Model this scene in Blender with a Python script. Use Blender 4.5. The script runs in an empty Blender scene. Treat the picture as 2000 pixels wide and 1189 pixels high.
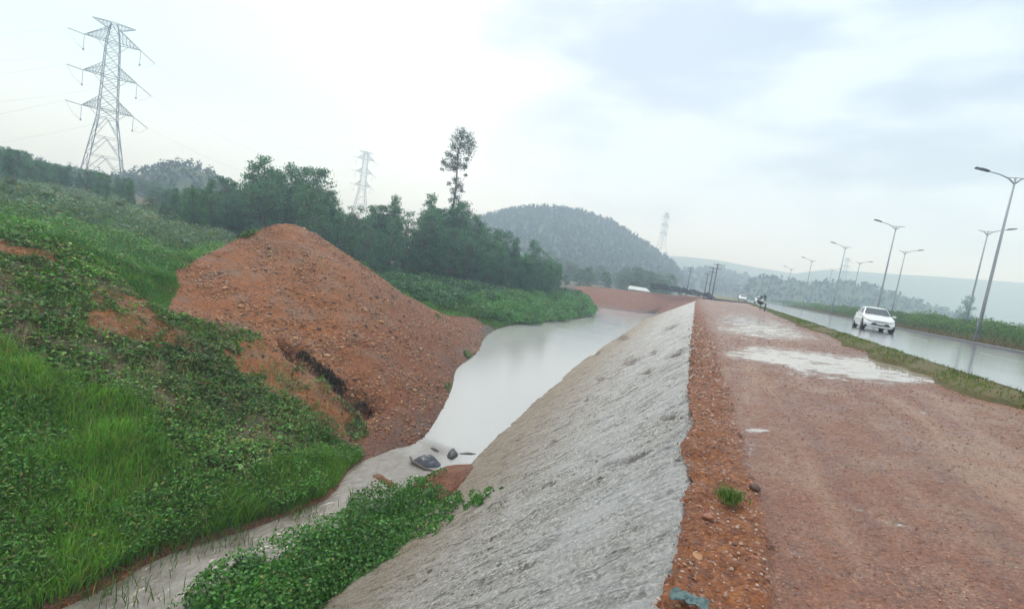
import bpy, bmesh, math, random
import numpy as np
from mathutils import Vector, Matrix
rng = np.random.default_rng(7)
random.seed(7)
SC = bpy.context.scene
COL = SC.collection
rad = math.radians

# ------------------------------------------------------------------ camera
F = 950.0; CX, CY = 1000.0, 594.5            # pixels of the 2000 wide photograph
ROLL, PITCH, YAW = rad(8.5), rad(4.84), rad(23.4)
def _rx(a):
    c, s = math.cos(a), math.sin(a); return np.array([[1,0,0],[0,c,-s],[0,s,c]])
def _rz(a):
    c, s = math.cos(a), math.sin(a); return np.array([[c,-s,0],[s,c,0],[0,0,1]])
RM = _rz(YAW) @ _rx(math.pi/2-PITCH) @ _rz(ROLL)
EYE = np.array([0, 0, 1.65])
def P(x, y, d):
    return EYE + d*(RM @ np.array([(x-CX)/F, -(y-CY)/F, -1.0]))
def Pz(x, y, z):
    v = RM @ np.array([(x-CX)/F, -(y-CY)/F, -1.0])
    return EYE + v*((z-EYE[2])/v[2])
def proj(p):
    q = (np.asarray(p, float)-EYE) @ RM
    w = np.where(np.abs(q[..., 2]) < 1e-6, -1e-6, q[..., 2])
    return CX+F*q[..., 0]/-w, CY-F*q[..., 1]/-w, -q[..., 2]
cam = bpy.data.cameras.new('camera'); co = bpy.data.objects.new('camera', cam); COL.objects.link(co)
cam.sensor_width = 36; cam.lens = 36*F/2000; cam.clip_start = 0.1; cam.clip_end = 12000
M4 = Matrix([[*RM[0], 0], [*RM[1], 0], [*RM[2], EYE[2]], [0, 0, 0, 1]]); co.matrix_world = M4
SC.camera = co

# ------------------------------------------------------------------ light
SUN_EL, SUN_AZ = rad(52), rad(-35)            # azimuth from +Y towards +X
SC.view_settings.view_transform = 'Standard'; SC.view_settings.look = 'None'
SC.view_settings.gamma = 1; SC.view_settings.exposure = 1.08
w = bpy.data.worlds.new('World'); SC.world = w; w.use_nodes = True
nt = w.node_tree; nt.nodes.clear()
def N(t, typ, **kw):
    n = t.nodes.new(typ)
    for k, v in kw.items():
        if k.startswith('i_'):
            n.inputs[k[2:].replace('_', ' ')].default_value = v
        else: setattr(n, k, v)
    return n
def L(t, a, b): t.links.new(a, b)
def ramp(t, fac, stops, interp='LINEAR'):
    r = t.nodes.new('ShaderNodeValToRGB'); r.color_ramp.interpolation = interp
    el = r.color_ramp.elements
    while len(el) < len(stops): el.new(0.5)
    for e, (p, c) in zip(el, stops):
        e.position = p; e.color = (c if len(c) == 4 else (*c, 1)) if hasattr(c, '__len__') else (c, c, c, 1)
    if fac is not None: t.links.new(fac, r.inputs[0])
    return r
def math_(t, op, a, b=None, clamp=False):
    m = t.nodes.new('ShaderNodeMath'); m.operation = op; m.use_clamp = clamp
    for i, v in enumerate((a, b)):
        if v is None: continue
        if isinstance(v, (int, float)): m.inputs[i].default_value = v
        else: t.links.new(v, m.inputs[i])
    return m.outputs[0]
def mixc(t, fac, a, b, mode='MIX'):
    m = t.nodes.new('ShaderNodeMix'); m.data_type = 'RGBA'; m.blend_type = mode
    for s, v in ((m.inputs[0], fac), (m.inputs[6], a), (m.inputs[7], b)):
        if isinstance(v, (int, float)): s.default_value = v
        elif isinstance(v, tuple): s.default_value = v if len(v) == 4 else (*v, 1)
        else: t.links.new(v, s)
    return m.outputs[2]
sky = N(nt, 'ShaderNodeTexSky', sky_type='NISHITA', sun_disc=False, sun_elevation=SUN_EL, sun_rotation=SUN_AZ)
sky.air_density = 1.2; sky.dust_density = 3
tc = N(nt, 'ShaderNodeTexCoord')
mp = N(nt, 'ShaderNodeMapping'); mp.inputs['Scale'].default_value = (1.0, 1.0, 3.2)
L(nt, tc.outputs['Generated'], mp.inputs[0])
nz = N(nt, 'ShaderNodeTexNoise', i_Scale=1.5, i_Detail=4.0, i_Roughness=0.45); L(nt, mp.outputs[0], nz.inputs['Vector'])
def dirdot(v):
    d = N(nt, 'ShaderNodeVectorMath', operation='DOT_PRODUCT'); d.inputs[1].default_value = v
    L(nt, tc.outputs['Generated'], d.inputs[0]); return d.outputs['Value']
vr = P(1750, 120, 1)-EYE; vr = vr/np.linalg.norm(vr)
vl = P(150, 300, 1)-EYE; vl = vl/np.linalg.norm(vl)
vb = P(1420, 440, 1)-EYE; vb = vb/np.linalg.norm(vb)
gr = ramp(nt, math_(nt, 'ADD', dirdot(tuple(vr)), math_(nt, 'MULTIPLY', math_(nt, 'SUBTRACT', nz.outputs[0], .5), .55)), [(.66, 0), (.97, 1)], 'EASE')
gl = ramp(nt, dirdot(tuple(vl)), [(.78, 0), (1, 1)], 'EASE')
sepz = N(nt, 'ShaderNodeSeparateXYZ'); L(nt, tc.outputs['Generated'], sepz.inputs[0])
gb = ramp(nt, math_(nt, 'ADD', sepz.outputs[2], math_(nt, 'MULTIPLY', math_(nt, 'SUBTRACT', nz.outputs[0], .5), .25)), [(.03, 1), (.24, 0)], 'EASE')
base = mixc(nt, gl.outputs[0], (6.9, 7.5, 7.8), (3.9, 5.6, 6.1))
cl2 = ramp(nt, nz.outputs[0], [(.40, 0), (.66, .5)], 'EASE')
base = mixc(nt, cl2.outputs[0], base, (5.2, 6.1, 6.7))
nz2 = N(nt, 'ShaderNodeTexNoise', i_Scale=3.4, i_Detail=5.0, i_Roughness=0.5); L(nt, mp.outputs[0], nz2.inputs['Vector'])
base = mixc(nt, gr.outputs[0], base, mixc(nt, ramp(nt, nz2.outputs[0], [(.38, 0), (.62, 1)], 'EASE').outputs[0], (2.5, 3.05, 3.95), (4.1, 4.9, 5.8)))
base = mixc(nt, math_(nt, 'MULTIPLY', gb.outputs[0], .55), base, (8.6, 9.8, 10.8))
fin = mixc(nt, 0.9, sky.outputs[0], base)
bg = N(nt, 'ShaderNodeBackground', i_Strength=0.1); L(nt, fin, bg.inputs[0])
wo = N(nt, 'ShaderNodeOutputWorld'); L(nt, bg.outputs[0], wo.inputs[0])
sl = bpy.data.lights.new('sun', 'SUN'); sl.energy = 0.8; sl.angle = rad(14); sl.color = (1, .97, .92)
so = bpy.data.objects.new('sun', sl); COL.objects.link(so)
sd = Vector((math.sin(SUN_AZ)*math.cos(SUN_EL), math.cos(SUN_AZ)*math.cos(SUN_EL), math.sin(SUN_EL)))
so.rotation_euler = sd.to_track_quat('Z', 'Y').to_euler()
SC.cycles.use_denoising = True
SC.cycles.volume_bounces = 4
SC.cycles.max_bounces = 8
SC.cycles.transparent_max_bounces = 8

# ------------------------------------------------------------------ helpers
def tag(o, label=None, cat=None, group=None, kind=None):
    if label: o['label'] = label
    if cat: o['category'] = cat
    if group: o['group'] = group
    if kind: o['kind'] = kind
    return o
def empty(name, loc=(0, 0, 0), rz=0, label=None, cat=None, group=None):
    o = bpy.data.objects.new(name, None); COL.objects.link(o); o.location = loc; o.rotation_euler = (0, 0, rz)
    o.empty_display_size = .2
    return tag(o, label, cat, group)
def mesh_np(name, verts, faces, mat, parent=None, smooth=True, attrs=None, link=True):
    """faces: (n,k) int array or list of such arrays"""
    me = bpy.data.meshes.new(name)
    verts = np.ascontiguousarray(verts, np.float32)
    fl = faces if isinstance(faces, list) else [faces]
    fl = [np.asarray(f, np.int32) for f in fl if len(f)]
    me.vertices.add(len(verts)); me.vertices.foreach_set('co', verts.ravel())
    idx = np.concatenate([f.ravel() for f in fl]); cnt = np.concatenate([np.full(len(f), f.shape[1], np.int32) for f in fl])
    st = np.concatenate([[0], np.cumsum(cnt)[:-1]]).astype(np.int32)
    me.loops.add(len(idx)); me.loops.foreach_set('vertex_index', idx)
    me.polygons.add(len(cnt)); me.polygons.foreach_set('loop_start', st)
    me.update(calc_edges=True)
    me.polygons.foreach_set('use_smooth', np.full(len(cnt), smooth))
    if attrs:
        for k, v in attrs.items():
            v = np.asarray(v, np.float32)
            if v.ndim == 1:
                a = me.attributes.new(k, 'FLOAT', 'POINT'); a.data.foreach_set('value', v)
            else:
                a = me.attributes.new(k, 'FLOAT_COLOR', 'POINT')
                a.data.foreach_set('color', np.hstack([v, np.ones((len(v), 1), np.float32)]).ravel())
    me.materials.append(mat)
    o = bpy.data.objects.new(name, me)
    if link: COL.objects.link(o)
    if parent: o.parent = parent
    return o
def grid_faces(nr, nc):
    i = np.arange(nr-1)[:, None]*nc + np.arange(nc-1)[None, :]
    i = i.ravel(); return np.stack([i, i+1, i+nc+1, i+nc], 1)
class MB:
    """collects boxes, bars and tubes into one mesh"""
    def __init__(s): s.v = []; s.f3 = []; s.f4 = []; s.n = 0
    def add(s, v, f):
        for q in f: (s.f4 if len(q) == 4 else s.f3).append([i+s.n for i in q])
        s.v += [tuple(p) for p in v]; s.n += len(v)
    def box(s, c, d, m=None):
        v = [Vector((c[0]+x*d[0]/2, c[1]+y*d[1]/2, c[2]+z*d[2]/2)) for x in (-1, 1) for y in (-1, 1) for z in (-1, 1)]
        if m: v = [m @ p for p in v]
        s.add(v, [(0,1,3,2),(4,6,7,5),(0,4,5,1),(2,3,7,6),(0,2,6,4),(1,5,7,3)])
    def tube(s, pts, r, n=8, caps=True):
        pts = [Vector(p) for p in pts]; r = r if hasattr(r, '__len__') else [r]*len(pts)
        vs = []; up = Vector((0, 0, 1))
        for k, p in enumerate(pts):
            t = (pts[min(k+1, len(pts)-1)]-pts[max(k-1, 0)]).normalized()
            a = t.cross(up if abs(t.z) < .9 else Vector((1, 0, 0))).normalized(); b = t.cross(a)
            for j in range(n):
                th = 2*math.pi*j/n; vs.append(p+(a*math.cos(th)+b*math.sin(th))*r[k])
        f = [(k*n+j, k*n+(j+1) % n, (k+1)*n+(j+1) % n, (k+1)*n+j) for k in range(len(pts)-1) for j in range(n)]
        if caps:
            vs += [pts[0], pts[-1]]; a, b = len(vs)-2, len(vs)-1; q = (len(pts)-1)*n
            f += [(a, (j+1) % n, j) for j in range(n)]+[(b, q+j, q+(j+1) % n) for j in range(n)]
        s.add(vs, f)
    def build(s, name, mat, parent=None, smooth=False, bevel=0, link=True):
        f = []
        if s.f4: f.append(np.array(s.f4))
        if s.f3: f.append(np.array(s.f3))
        o = mesh_np(name, np.array([tuple(p) for p in s.v]), f, mat, parent, smooth, link=link)
        if bevel:
            m = o.modifiers.new('b', 'BEVEL'); m.width = bevel; m.segments = 2; m.limit_method = 'ANGLE'
        return o
def copy_tree(o, parent=None):
    c = o.copy(); COL.objects.link(c); c.parent = parent
    for ch in [x for x in bpy.data.objects if x.parent == o]: copy_tree(ch, c)
    return c
# value noise
def _hash(i, j, k, s):
    n = (i*374761393 + j*668265263 + k*2147483647 + s*1274126177) & 0xffffffff
    n = ((n ^ (n >> 13))*1274126177) & 0xffffffff
    return ((n ^ (n >> 16)) & 0xffff)/65535.0
def vnoise(p, scale, seed=0):
    q = np.asarray(p, float)*scale; f = np.floor(q); t = q-f; t = t*t*(3-2*t); f = f.astype(np.int64)
    out = 0
    for a in (0, 1):
        for b in (0, 1):
            for c in (0, 1):
                wgt = (t[..., 0] if a else 1-t[..., 0])*(t[..., 1] if b else 1-t[..., 1])*(t[..., 2] if c else 1-t[..., 2])
                out = out + wgt*_hash(f[..., 0]+a, f[..., 1]+b, f[..., 2]+c, seed)
    return out*2-1
def fbm(p, scale, oct=4, seed=0, gain=.5):
    s = 0; a = 1; tot = 0
    for o in range(oct):
        s = s+a*vnoise(p, scale*2**o, seed+o*17); tot += a; a *= gain
    return s/tot
def inpoly(x, y, poly):
    ins = np.zeros(np.shape(x), bool); n = len(poly)
    for i in range(n):
        x1, y1 = poly[i]; x2, y2 = poly[(i+1) % n]
        c = (y1 > y) != (y2 > y)
        with np.errstate(divide='ignore', invalid='ignore'):
            xi = (x2-x1)*(y-y1)/(y2-y1+1e-12)+x1
        ins ^= c & (x < xi)
    return ins
def lerp_path(xs, pts):
    p = np.array(sorted(pts), float); return np.interp(xs, p[:, 0], p[:, 1])

# ------------------------------------------------------------------ materials
def mat(name):
    m = bpy.data.materials.new(name); m.use_nodes = True; t = m.node_tree
    b = t.nodes['Principled BSDF']; return m, t, b
def noise(t, scale, detail=5, rough=.55, vec=None, dist=0):
    n = N(t, 'ShaderNodeTexNoise', i_Scale=scale, i_Detail=float(detail), i_Roughness=rough, i_Distortion=dist)
    if vec is not None: L(t, vec, n.inputs['Vector'])
    return n.outputs[0]
def objco(t): return N(t, 'ShaderNodeTexCoord').outputs['Object']
def attr(t, name, out='Fac'):
    return N(t, 'ShaderNodeAttribute', attribute_name=name).outputs[out]
def bump(t, b, h, strength, dist):
    n = N(t, 'ShaderNodeBump', i_Strength=strength, i_Distance=dist); L(t, h, n.inputs['Height']); L(t, n.outputs[0], b.inputs['Normal'])
def simple(name, col, rough=.5, metal=0, var=.12, nscale=6, spec=.5):
    m, t, b = mat(name)
    n = noise(t, nscale, 4, .6, objco(t))
    c = mixc(t, n, tuple(v*(1-var) for v in col), tuple(min(1, v*(1+var)) for v in col))
    L(t, c, b.inputs['Base Color']); b.inputs['Roughness'].default_value = rough; b.inputs['Metallic'].default_value = metal
    b.inputs['Specular IOR Level'].default_value = spec
    return m
def foliage(name, rough=.5, trans=.25):
    m, t, b = mat(name)
    c = attr(t, 'tint', 'Color'); L(t, c, b.inputs['Base Color']); b.inputs['Roughness'].default_value = rough
    b.inputs['Specular IOR Level'].default_value = .35
    tr = N(t, 'ShaderNodeBsdfTranslucent'); L(t, mixc(t, 1.0, c, (1.3, 1.5, .7), 'MULTIPLY'), tr.inputs[0])
    mx = N(t, 'ShaderNodeMixShader', i_Fac=trans); L(t, b.outputs[0], mx.inputs[1]); L(t, tr.outputs[0], mx.inputs[2])
    L(t, mx.outputs[0], t.nodes['Material Output'].inputs[0]); return m
M_LEAF = foliage('leaf', .45, .25)
M_GRASS = foliage('grass_blade', .5, .3)
M_BARK = simple('bark', (.12, .10, .085), .9, 0, .35, 14)
M_STEEL = simple('galvanised_steel', (.13, .155, .20), .5, .4, .2, 3)
M_STONE = None

def soil_nodes(t, co, sc=1.0):
    """reddish laterite soil with mixed gravel colours"""
    v = N(t, 'ShaderNodeTexVoronoi', i_Scale=26.0*sc); L(t, co, v.inputs['Vector'])
    v2 = N(t, 'ShaderNodeTexVoronoi', i_Scale=11.0*sc); L(t, co, v2.inputs['Vector'])
    big = noise(t, .5*sc, 4, .55, co); med = noise(t, 4*sc, 5, .65, co)
    hs = N(t, 'ShaderNodeSeparateColor'); L(t, v.outputs['Color'], hs.inputs[0])
    hs2 = N(t, 'ShaderNodeSeparateColor'); L(t, v2.outputs['Color'], hs2.inputs[0])
    c = ramp(t, hs.outputs[0], [(0, (.11, .045, .022)), (.35, (.24, .095, .038)), (.6, (.33, .14, .055)), (.85, (.40, .20, .09)), (1, (.48, .30, .17))])
    c2 = ramp(t, hs2.outputs[1], [(0, (.16, .062, .028)), (.5, (.29, .12, .045)), (1, (.40, .20, .09))])
    cc = mixc(t, .45, c.outputs[0], c2.outputs[0])
    cc = mixc(t, ramp(t, med, [(.35, 0), (.7, .55)]).outputs[0], cc, (.17, .075, .035))
    cc = mixc(t, 1.0, cc, (.84, .64, .36), 'MULTIPLY')
    h = math_(t, 'ADD', math_(t, 'MULTIPLY', v.outputs['Distance'], -.6), math_(t, 'ADD', math_(t, 'MULTIPLY', v2.outputs['Distance'], -1.0), math_(t, 'MULTIPLY', med, 1.0)))
    return cc, h, big, med
def make_bank_mat():
    m, t, b = mat('laterite_bank'); co_ = objco(t)
    cc, h, big, med = soil_nodes(t, co_)
    tone = attr(t, 'tone')                      # 0 orange, 1 red-purple wet
    cc = mixc(t, tone, cc, mixc(t, 1.0, cc, (.78, .68, .74), 'MULTIPLY'))
    cc = mixc(t, ramp(t, big, [(.4, 0), (.65, .35)]).outputs[0], cc, mixc(t, 1.0, cc, (1.15, .95, .8), 'MULTIPLY'))
    cc = mixc(t, ramp(t, noise(t, .9, 5, .65, co_), [(.48, 0), (.66, .6)]).outputs[0], cc, (.17, .115, .085))
    cc = mixc(t, ramp(t, noise(t, 1.7, 5, .65, co_), [(.30, .6), (.44, 0)]).outputs[0], cc, (.10, .042, .02))
    veg = attr(t, 'veg')
    vn = ramp(t, math_(t, 'ADD', veg, math_(t, 'MULTIPLY', math_(t, 'SUBTRACT', med, .5), .9)), [(.35, 0), (.6, 1)]).outputs[0]
    gcol = ramp(t, noise(t, 16, 6, .75, co_), [(.36, (.012, .022, .008)), (.5, (.035, .055, .018)), (.64, (.085, .075, .03))])
    cc = mixc(t, math_(t, 'MULTIPLY', vn, .85), cc, gcol.outputs[0])
    wet = attr(t, 'wet'); cc = mixc(t, wet, cc, mixc(t, 1.0, cc, (.5, .45, .45), 'MULTIPLY'))
    L(t, cc, b.inputs['Base Color'])
    rr = math_(t, 'SUBTRACT', .8, math_(t, 'MULTIPLY', wet, .35)); L(t, rr, b.inputs['Roughness'])
    bump(t, b, h, .9, .05); return m
M_BANK = make_bank_mat()

def make_platform_mat():
    m, t, b = mat('wet_dirt'); co_ = objco(t)
    cc, h, big, med = soil_nodes(t, co_, 1.5)
    strip = attr(t, 'strip'); pud = attr(t, 'puddle')
    pale = ramp(t, noise(t, 38, 6, .75, co_), [(.34, (.075, .034, .024)), (.44, (.18, .092, .066)), (.54, (.265, .15, .11)), (.68, (.47, .34, .27))])
    pale2 = mixc(t, ramp(t, noise(t, 1.3, 5, .6, co_), [(.4, 0), (.62, .6)]).outputs[0], pale.outputs[0], (.20, .085, .055))
    flat_ = mixc(t, .35, pale2, cc)
    # pale washed-out silt patches
    flat_ = mixc(t, ramp(t, noise(t, .55, 4, .6, co_), [(.5, 0), (.66, .5)]).outputs[0], flat_, (.34, .27, .225))
    col = mixc(t, strip, flat_, mixc(t, 1.0, cc, (.80, .72, .70), 'MULTIPLY'))
    dk = ramp(t, noise(t, 9, 6, .75, co_), [(.53, 0), (.62, 1)]).outputs[0]
    col = mixc(t, math_(t, 'MULTIPLY', dk, .6), col, (.09, .042, .03))
    lt = ramp(t, noise(t, 17, 6, .8, co_), [(.57, 0), (.66, 1)]).outputs[0]
    col = mixc(t, math_(t, 'MULTIPLY', lt, .55), col, (.50, .40, .34))
    tm = N(t, 'ShaderNodeMapping'); tm.inputs['Scale'].default_value = (1.5, .16, 1); tm.inputs['Rotation'].default_value = (0, 0, .12); L(t, co_, tm.inputs[0])
    trk = noise(t, 1.6, 5, .6, tm.outputs[0])
    col = mixc(t, math_(t, 'MULTIPLY', ramp(t, trk, [(.5, 0), (.64, .6)]).outputs[0], math_(t, 'SUBTRACT', 1.0, strip)), col, (.36, .27, .225))
    col = mixc(t, ramp(t, trk, [(.32, .55), (.46, 0)]).outputs[0], col, (.13, .052, .036))
    st = N(t, 'ShaderNodeMapping'); st.inputs['Scale'].default_value = (.8, 1.4, 1); L(t, co_, st.inputs[0])
    pn = noise(t, 2.3, 8, .72, st.outputs[0])
    col = mixc(t, math_(t, 'SUBTRACT', 1.0, strip), col, mixc(t, 1.0, col, (.80, .62, .46), 'MULTIPLY'))
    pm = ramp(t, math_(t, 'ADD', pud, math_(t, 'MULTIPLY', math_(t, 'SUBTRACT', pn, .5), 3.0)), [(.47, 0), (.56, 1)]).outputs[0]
    rim = ramp(t, math_(t, 'ADD', pud, math_(t, 'MULTIPLY', math_(t, 'SUBTRACT', pn, .5), 2.2)), [(.12, 0), (.45, 1)]).outputs[0]
    col = mixc(t, math_(t, 'MULTIPLY', rim, .45), col, (.15, .085, .06))
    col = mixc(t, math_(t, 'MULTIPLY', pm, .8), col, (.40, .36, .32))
    L(t, col, b.inputs['Base Color'])
    wetn = ramp(t, noise(t, 2.2, 5, .65, co_), [(.35, .52), (.65, .27)]).outputs[0]
    r1 = mixc(t, strip, wetn, (.75, .75, .75)); r1 = mixc(t, rim, r1, (.22, .22, .22)); r1 = mixc(t, pm, r1, (.03, .03, .03))
    L(t, r1, b.inputs['Roughness'])
    s1 = mixc(t, pm, (.5, .5, .5), (1, 1, 1)); L(t, s1, b.inputs['Specular IOR Level'])
    bn = N(t, 'ShaderNodeBump', i_Distance=.035); L(t, h, bn.inputs['Height'])
    L(t, math_(t, 'MULTIPLY', math_(t, 'SUBTRACT', 1.0, pm), .75), bn.inputs['Strength']); L(t, bn.outputs[0], b.inputs['Normal'])
    return m
M_PLAT = make_platform_mat()

def make_wall_mat():
    m, t, b = mat('grouted_rubble'); co_ = objco(t)
    uv = N(t, 'ShaderNodeCombineXYZ'); L(t, attr(t, 'du'), uv.inputs[0]); L(t, attr(t, 'dv'), uv.inputs[1])
    sc = N(t, 'ShaderNodeMapping'); sc.inputs['Scale'].default_value = (2.6, .8, 1); L(t, uv.outputs[0], sc.inputs[0])
    sep = sc.outputs[0]
    v = N(t, 'ShaderNodeTexVoronoi', i_Scale=1.5, feature='DISTANCE_TO_EDGE'); 
    wn = N(t, 'ShaderNodeTexNoise', i_Scale=2.0, i_Detail=4.0)
    L(t, sep, wn.inputs['Vector'])
    ad = N(t, 'ShaderNodeVectorMath', operation='MULTIPLY_ADD'); ad.inputs[1].default_value = (.5, .5, .5)
    L(t, wn.outputs['Color'], ad.inputs[0]); L(t, sep, ad.inputs[2]); L(t, ad.outputs[0], v.inputs['Vector'])
    mort = ramp(t, v.outputs['Distance'], [(.0, 1), (.07, 0)]).outputs[0]
    fine = noise(t, 24, 7, .75, co_); med = noise(t, 5, 6, .7, co_)
    st = noise(t, 3.0, 6, .7, sep)
    sm = N(t, 'ShaderNodeMapping'); sm.inputs['Scale'].default_value = (8.0, 1.3, 1); L(t, uv.outputs[0], sm.inputs[0])
    strk = noise(t, 1.2, 6, .7, sm.outputs[0])
    c = ramp(t, fine, [(.39, (.09, .08, .07)), (.45, (.28, .26, .235)), (.52, (.46, .44, .405)), (.59, (.80, .78, .75))]).outputs[0]
    vs_ = N(t, 'ShaderNodeTexVoronoi', i_Scale=3.2); L(t, ad.outputs[0], vs_.inputs['Vector']); vh = N(t, 'ShaderNodeSeparateColor'); L(t, vs_.outputs['Color'], vh.inputs[0])
    c = mixc(t, ramp(t, vh.outputs[0], [(0, .55), (.35, 0)]).outputs[0], c, mixc(t, 1.0, c, (.55, .52, .48), 'MULTIPLY'))
    c = mixc(t, ramp(t, vh.outputs[1], [(.6, 0), (1, .5)]).outputs[0], c, (.66, .65, .64))
    c = mixc(t, ramp(t, strk, [(.44, 0), (.60, .6)]).outputs[0], c, (.62, .61, .60))
    c = mixc(t, ramp(t, strk, [(.30, .85), (.44, 0)]).outputs[0], c, (.11, .10, .09))
    c = mixc(t, math_(t, 'MULTIPLY', mort, .25), c, (.26, .25, .23))
    def joints(src, freq, wob, width, gate_scale, lo):
        x_ = math_(t, 'ADD', math_(t, 'MULTIPLY', attr(t, src), freq), math_(t, 'MULTIPLY', noise(t, 1.1, 5, .6, sep), wob))
        d_ = math_(t, 'ABSOLUTE', math_(t, 'SUBTRACT', math_(t, 'FRACT', x_), .5))
        return math_(t, 'MULTIPLY', ramp(t, d_, [(0, 1), (width, 0)]).outputs[0], ramp(t, noise(t, gate_scale, 5, .7, sep), [(lo, 0), (lo+.06, 1)]).outputs[0])
    j1 = joints('du', 2.6, 3.0, .10, .9, .50); j2 = joints('dv', 1.7, 3.5, .05, 1.3, .54)
    jj = math_(t, 'MAXIMUM', j1, math_(t, 'MULTIPLY', j2, .7))
    c = mixc(t, math_(t, 'MULTIPLY', jj, .8), c, (.075, .068, .06))
    pv_ = N(t, 'ShaderNodeTexVoronoi', i_Scale=7.0); L(t, co_, pv_.inputs['Vector']); ph = N(t, 'ShaderNodeSeparateColor'); L(t, pv_.outputs['Color'], ph.inputs[0])
    pit = math_(t, 'MULTIPLY', ramp(t, pv_.outputs['Distance'], [(.16, 1), (.26, 0)]).outputs[0], ramp(t, ph.outputs[0], [(.72, 0), (.76, 1)]).outputs[0])
    c = mixc(t, math_(t, 'MULTIPLY', pit, .85), c, (.06, .052, .045))
    grit = ramp(t, noise(t, 48, 3, .8, co_), [(.57, 0), (.64, 1)]).outputs[0]
    c = mixc(t, math_(t, 'MULTIPLY', grit, .6), c, (.85, .84, .82))
    dv = attr(t, 'low')                        # 0 top .. 1 water line
    brown = ramp(t, math_(t, 'ADD', dv, math_(t, 'MULTIPLY', math_(t, 'SUBTRACT', med, .5), .8)), [(.34, 0), (.80, .95)]).outputs[0]
    c = mixc(t, brown, c, mixc(t, .66, c, (.25, .165, .08)))
    white = ramp(t, math_(t, 'ADD', math_(t, 'SUBTRACT', 1.0, dv), math_(t, 'MULTIPLY', math_(t, 'SUBTRACT', noise(t, .8, 4, .6, co_), .5), 1.6)), [(.7, 0), (1.15, .55)]).outputs[0]
    c = mixc(t, white, c, mixc(t, .6, c, (.72, .73, .76)))
    hole = attr(t, 'hole'); c = mixc(t, hole, c, (.12, .075, .05))
    L(t, c, b.inputs['Base Color']); b.inputs['Roughness'].default_value = .62
    h = math_(t, 'ADD', math_(t, 'MULTIPLY', strk, 2.0), math_(t, 'ADD', math_(t, 'MULTIPLY', fine, 1.1), math_(t, 'ADD', math_(t, 'MULTIPLY', mort, -.25), math_(t, 'ADD', math_(t, 'MULTIPLY', jj, -.9), math_(t, 'MULTIPLY', pit, -.8)))))
    bump(t, b, h, 1.0, .06); return m
M_WALL = make_wall_mat()

def make_water_mat():
    m, t, b = mat('muddy_water'); co_ = objco(t)
    rough_ = attr(t, 'rough')
    sc = N(t, 'ShaderNodeMapping'); sc.inputs['Scale'].default_value = (1.6, .9, 1); L(t, co_, sc.inputs[0])
    n1 = noise(t, 2.2, 6, .6, sc.outputs[0], .6)
    c = mixc(t, rough_, (.40, .40, .39), ramp(t, n1, [(.3, (.13, .11, .09)), (.7, (.24, .215, .185))]).outputs[0])
    L(t, c, b.inputs['Base Color'])
    L(t, math_(t, 'ADD', ramp(t, noise(t, .35, 5, .6, sc.outputs[0], .8), [(.4, .03), (.6, .13)]).outputs[0], math_(t, 'MULTIPLY', rough_, .06)), b.inputs['Roughness'])
    b.inputs['IOR'].default_value = 1.45; b.inputs['Specular IOR Level'].default_value = .8
    h = math_(t, 'ADD', noise(t, 3.5, 5, .6, sc.outputs[0], .5), math_(t, 'MULTIPLY', noise(t, 14, 3, .6, co_), .3))
    bn = N(t, 'ShaderNodeBump', i_Distance=.05); L(t, h, bn.inputs['Height'])
    L(t, math_(t, 'ADD', .14, math_(t, 'MULTIPLY', rough_, .26)), bn.inputs['Strength']); L(t, bn.outputs[0], b.inputs['Normal'])
    return m
M_WATER = make_water_mat()

def make_road_mat():
    m, t, b = mat('wet_asphalt'); co_ = objco(t)
    f = noise(t, 60, 4, .7, co_)
    st = N(t, 'ShaderNodeMapping'); st.inputs['Scale'].default_value = (1.2, .12, 1); L(t, co_, st.inputs[0])
    w_ = noise(t, 1.5, 5, .6, st.outputs[0])
    c = mixc(t, f, (.08, .08, .09), (.16, .16, .18)); c = mixc(t, ramp(t, w_, [(.4, 0), (.62, .6)]).outputs[0], c, (.26, .255, .28))
    b.inputs['Coat Weight'].default_value = 1; b.inputs['Coat IOR'].default_value = 1.65; b.inputs['Coat Roughness'].default_value = .13
    L(t, c, b.inputs['Base Color'])
    L(t, ramp(t, w_, [(.3, .10), (.7, .22)]).outputs[0], b.inputs['Roughness'])
    b.inputs['Specular IOR Level'].default_value = .9; b.inputs['IOR'].default_value = 1.5
    bump(t, b, math_(t, 'ADD', f, math_(t, 'MULTIPLY', w_, 2.0)), .25, .012); return m
M_ROAD = make_road_mat()
def make_green_ground(name, a, b_, c_, sc=3):
    m, t, b = mat(name); co_ = objco(t)
    n = noise(t, sc, 7, .7, co_); n2 = noise(t, sc*.13, 4, .6, co_)
    c = ramp(t, n, [(.3, a), (.5, b_), (.72, c_)]).outputs[0]
    c = mixc(t, ramp(t, n2, [(.4, 0), (.65, .5)]).outputs[0], c, tuple(v*1.2 for v in b_))
    L(t, c, b.inputs['Base Color']); b.inputs['Roughness'].default_value = .9; bump(t, b, n, .6, .1); return m
M_GROUND = make_green_ground('grassy_ground', (.03, .055, .02), (.06, .11, .035), (.14, .14, .06))
M_FAR = make_green_ground('far_ground', (.04, .06, .03), (.06, .09, .04), (.09, .11, .06), .05)
M_HILL = make_green_ground('wooded_hill', (.02, .035, .015), (.04, .07, .03), (.07, .10, .04), .08)
M_VERGE = make_green_ground('verge_soil', (.055, .07, .025), (.11, .10, .04), (.17, .09, .055), 7)
M_KERB = simple('concrete_kerb', (.13, .13, .135), .6, 0, .35, 5)
M_ROCK = None
def make_rock_mat():
    m, t, b = mat('gravel_stone'); c = attr(t, 'tint', 'Color')
    L(t, mixc(t, noise(t, 30, 4, .7, objco(t)), mixc(t, 1.0, c, (.7, .7, .7), 'MULTIPLY'), c), b.inputs['Base Color'])
    b.inputs['Roughness'].default_value = .6; return m
M_ROCK = make_rock_mat()

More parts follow.
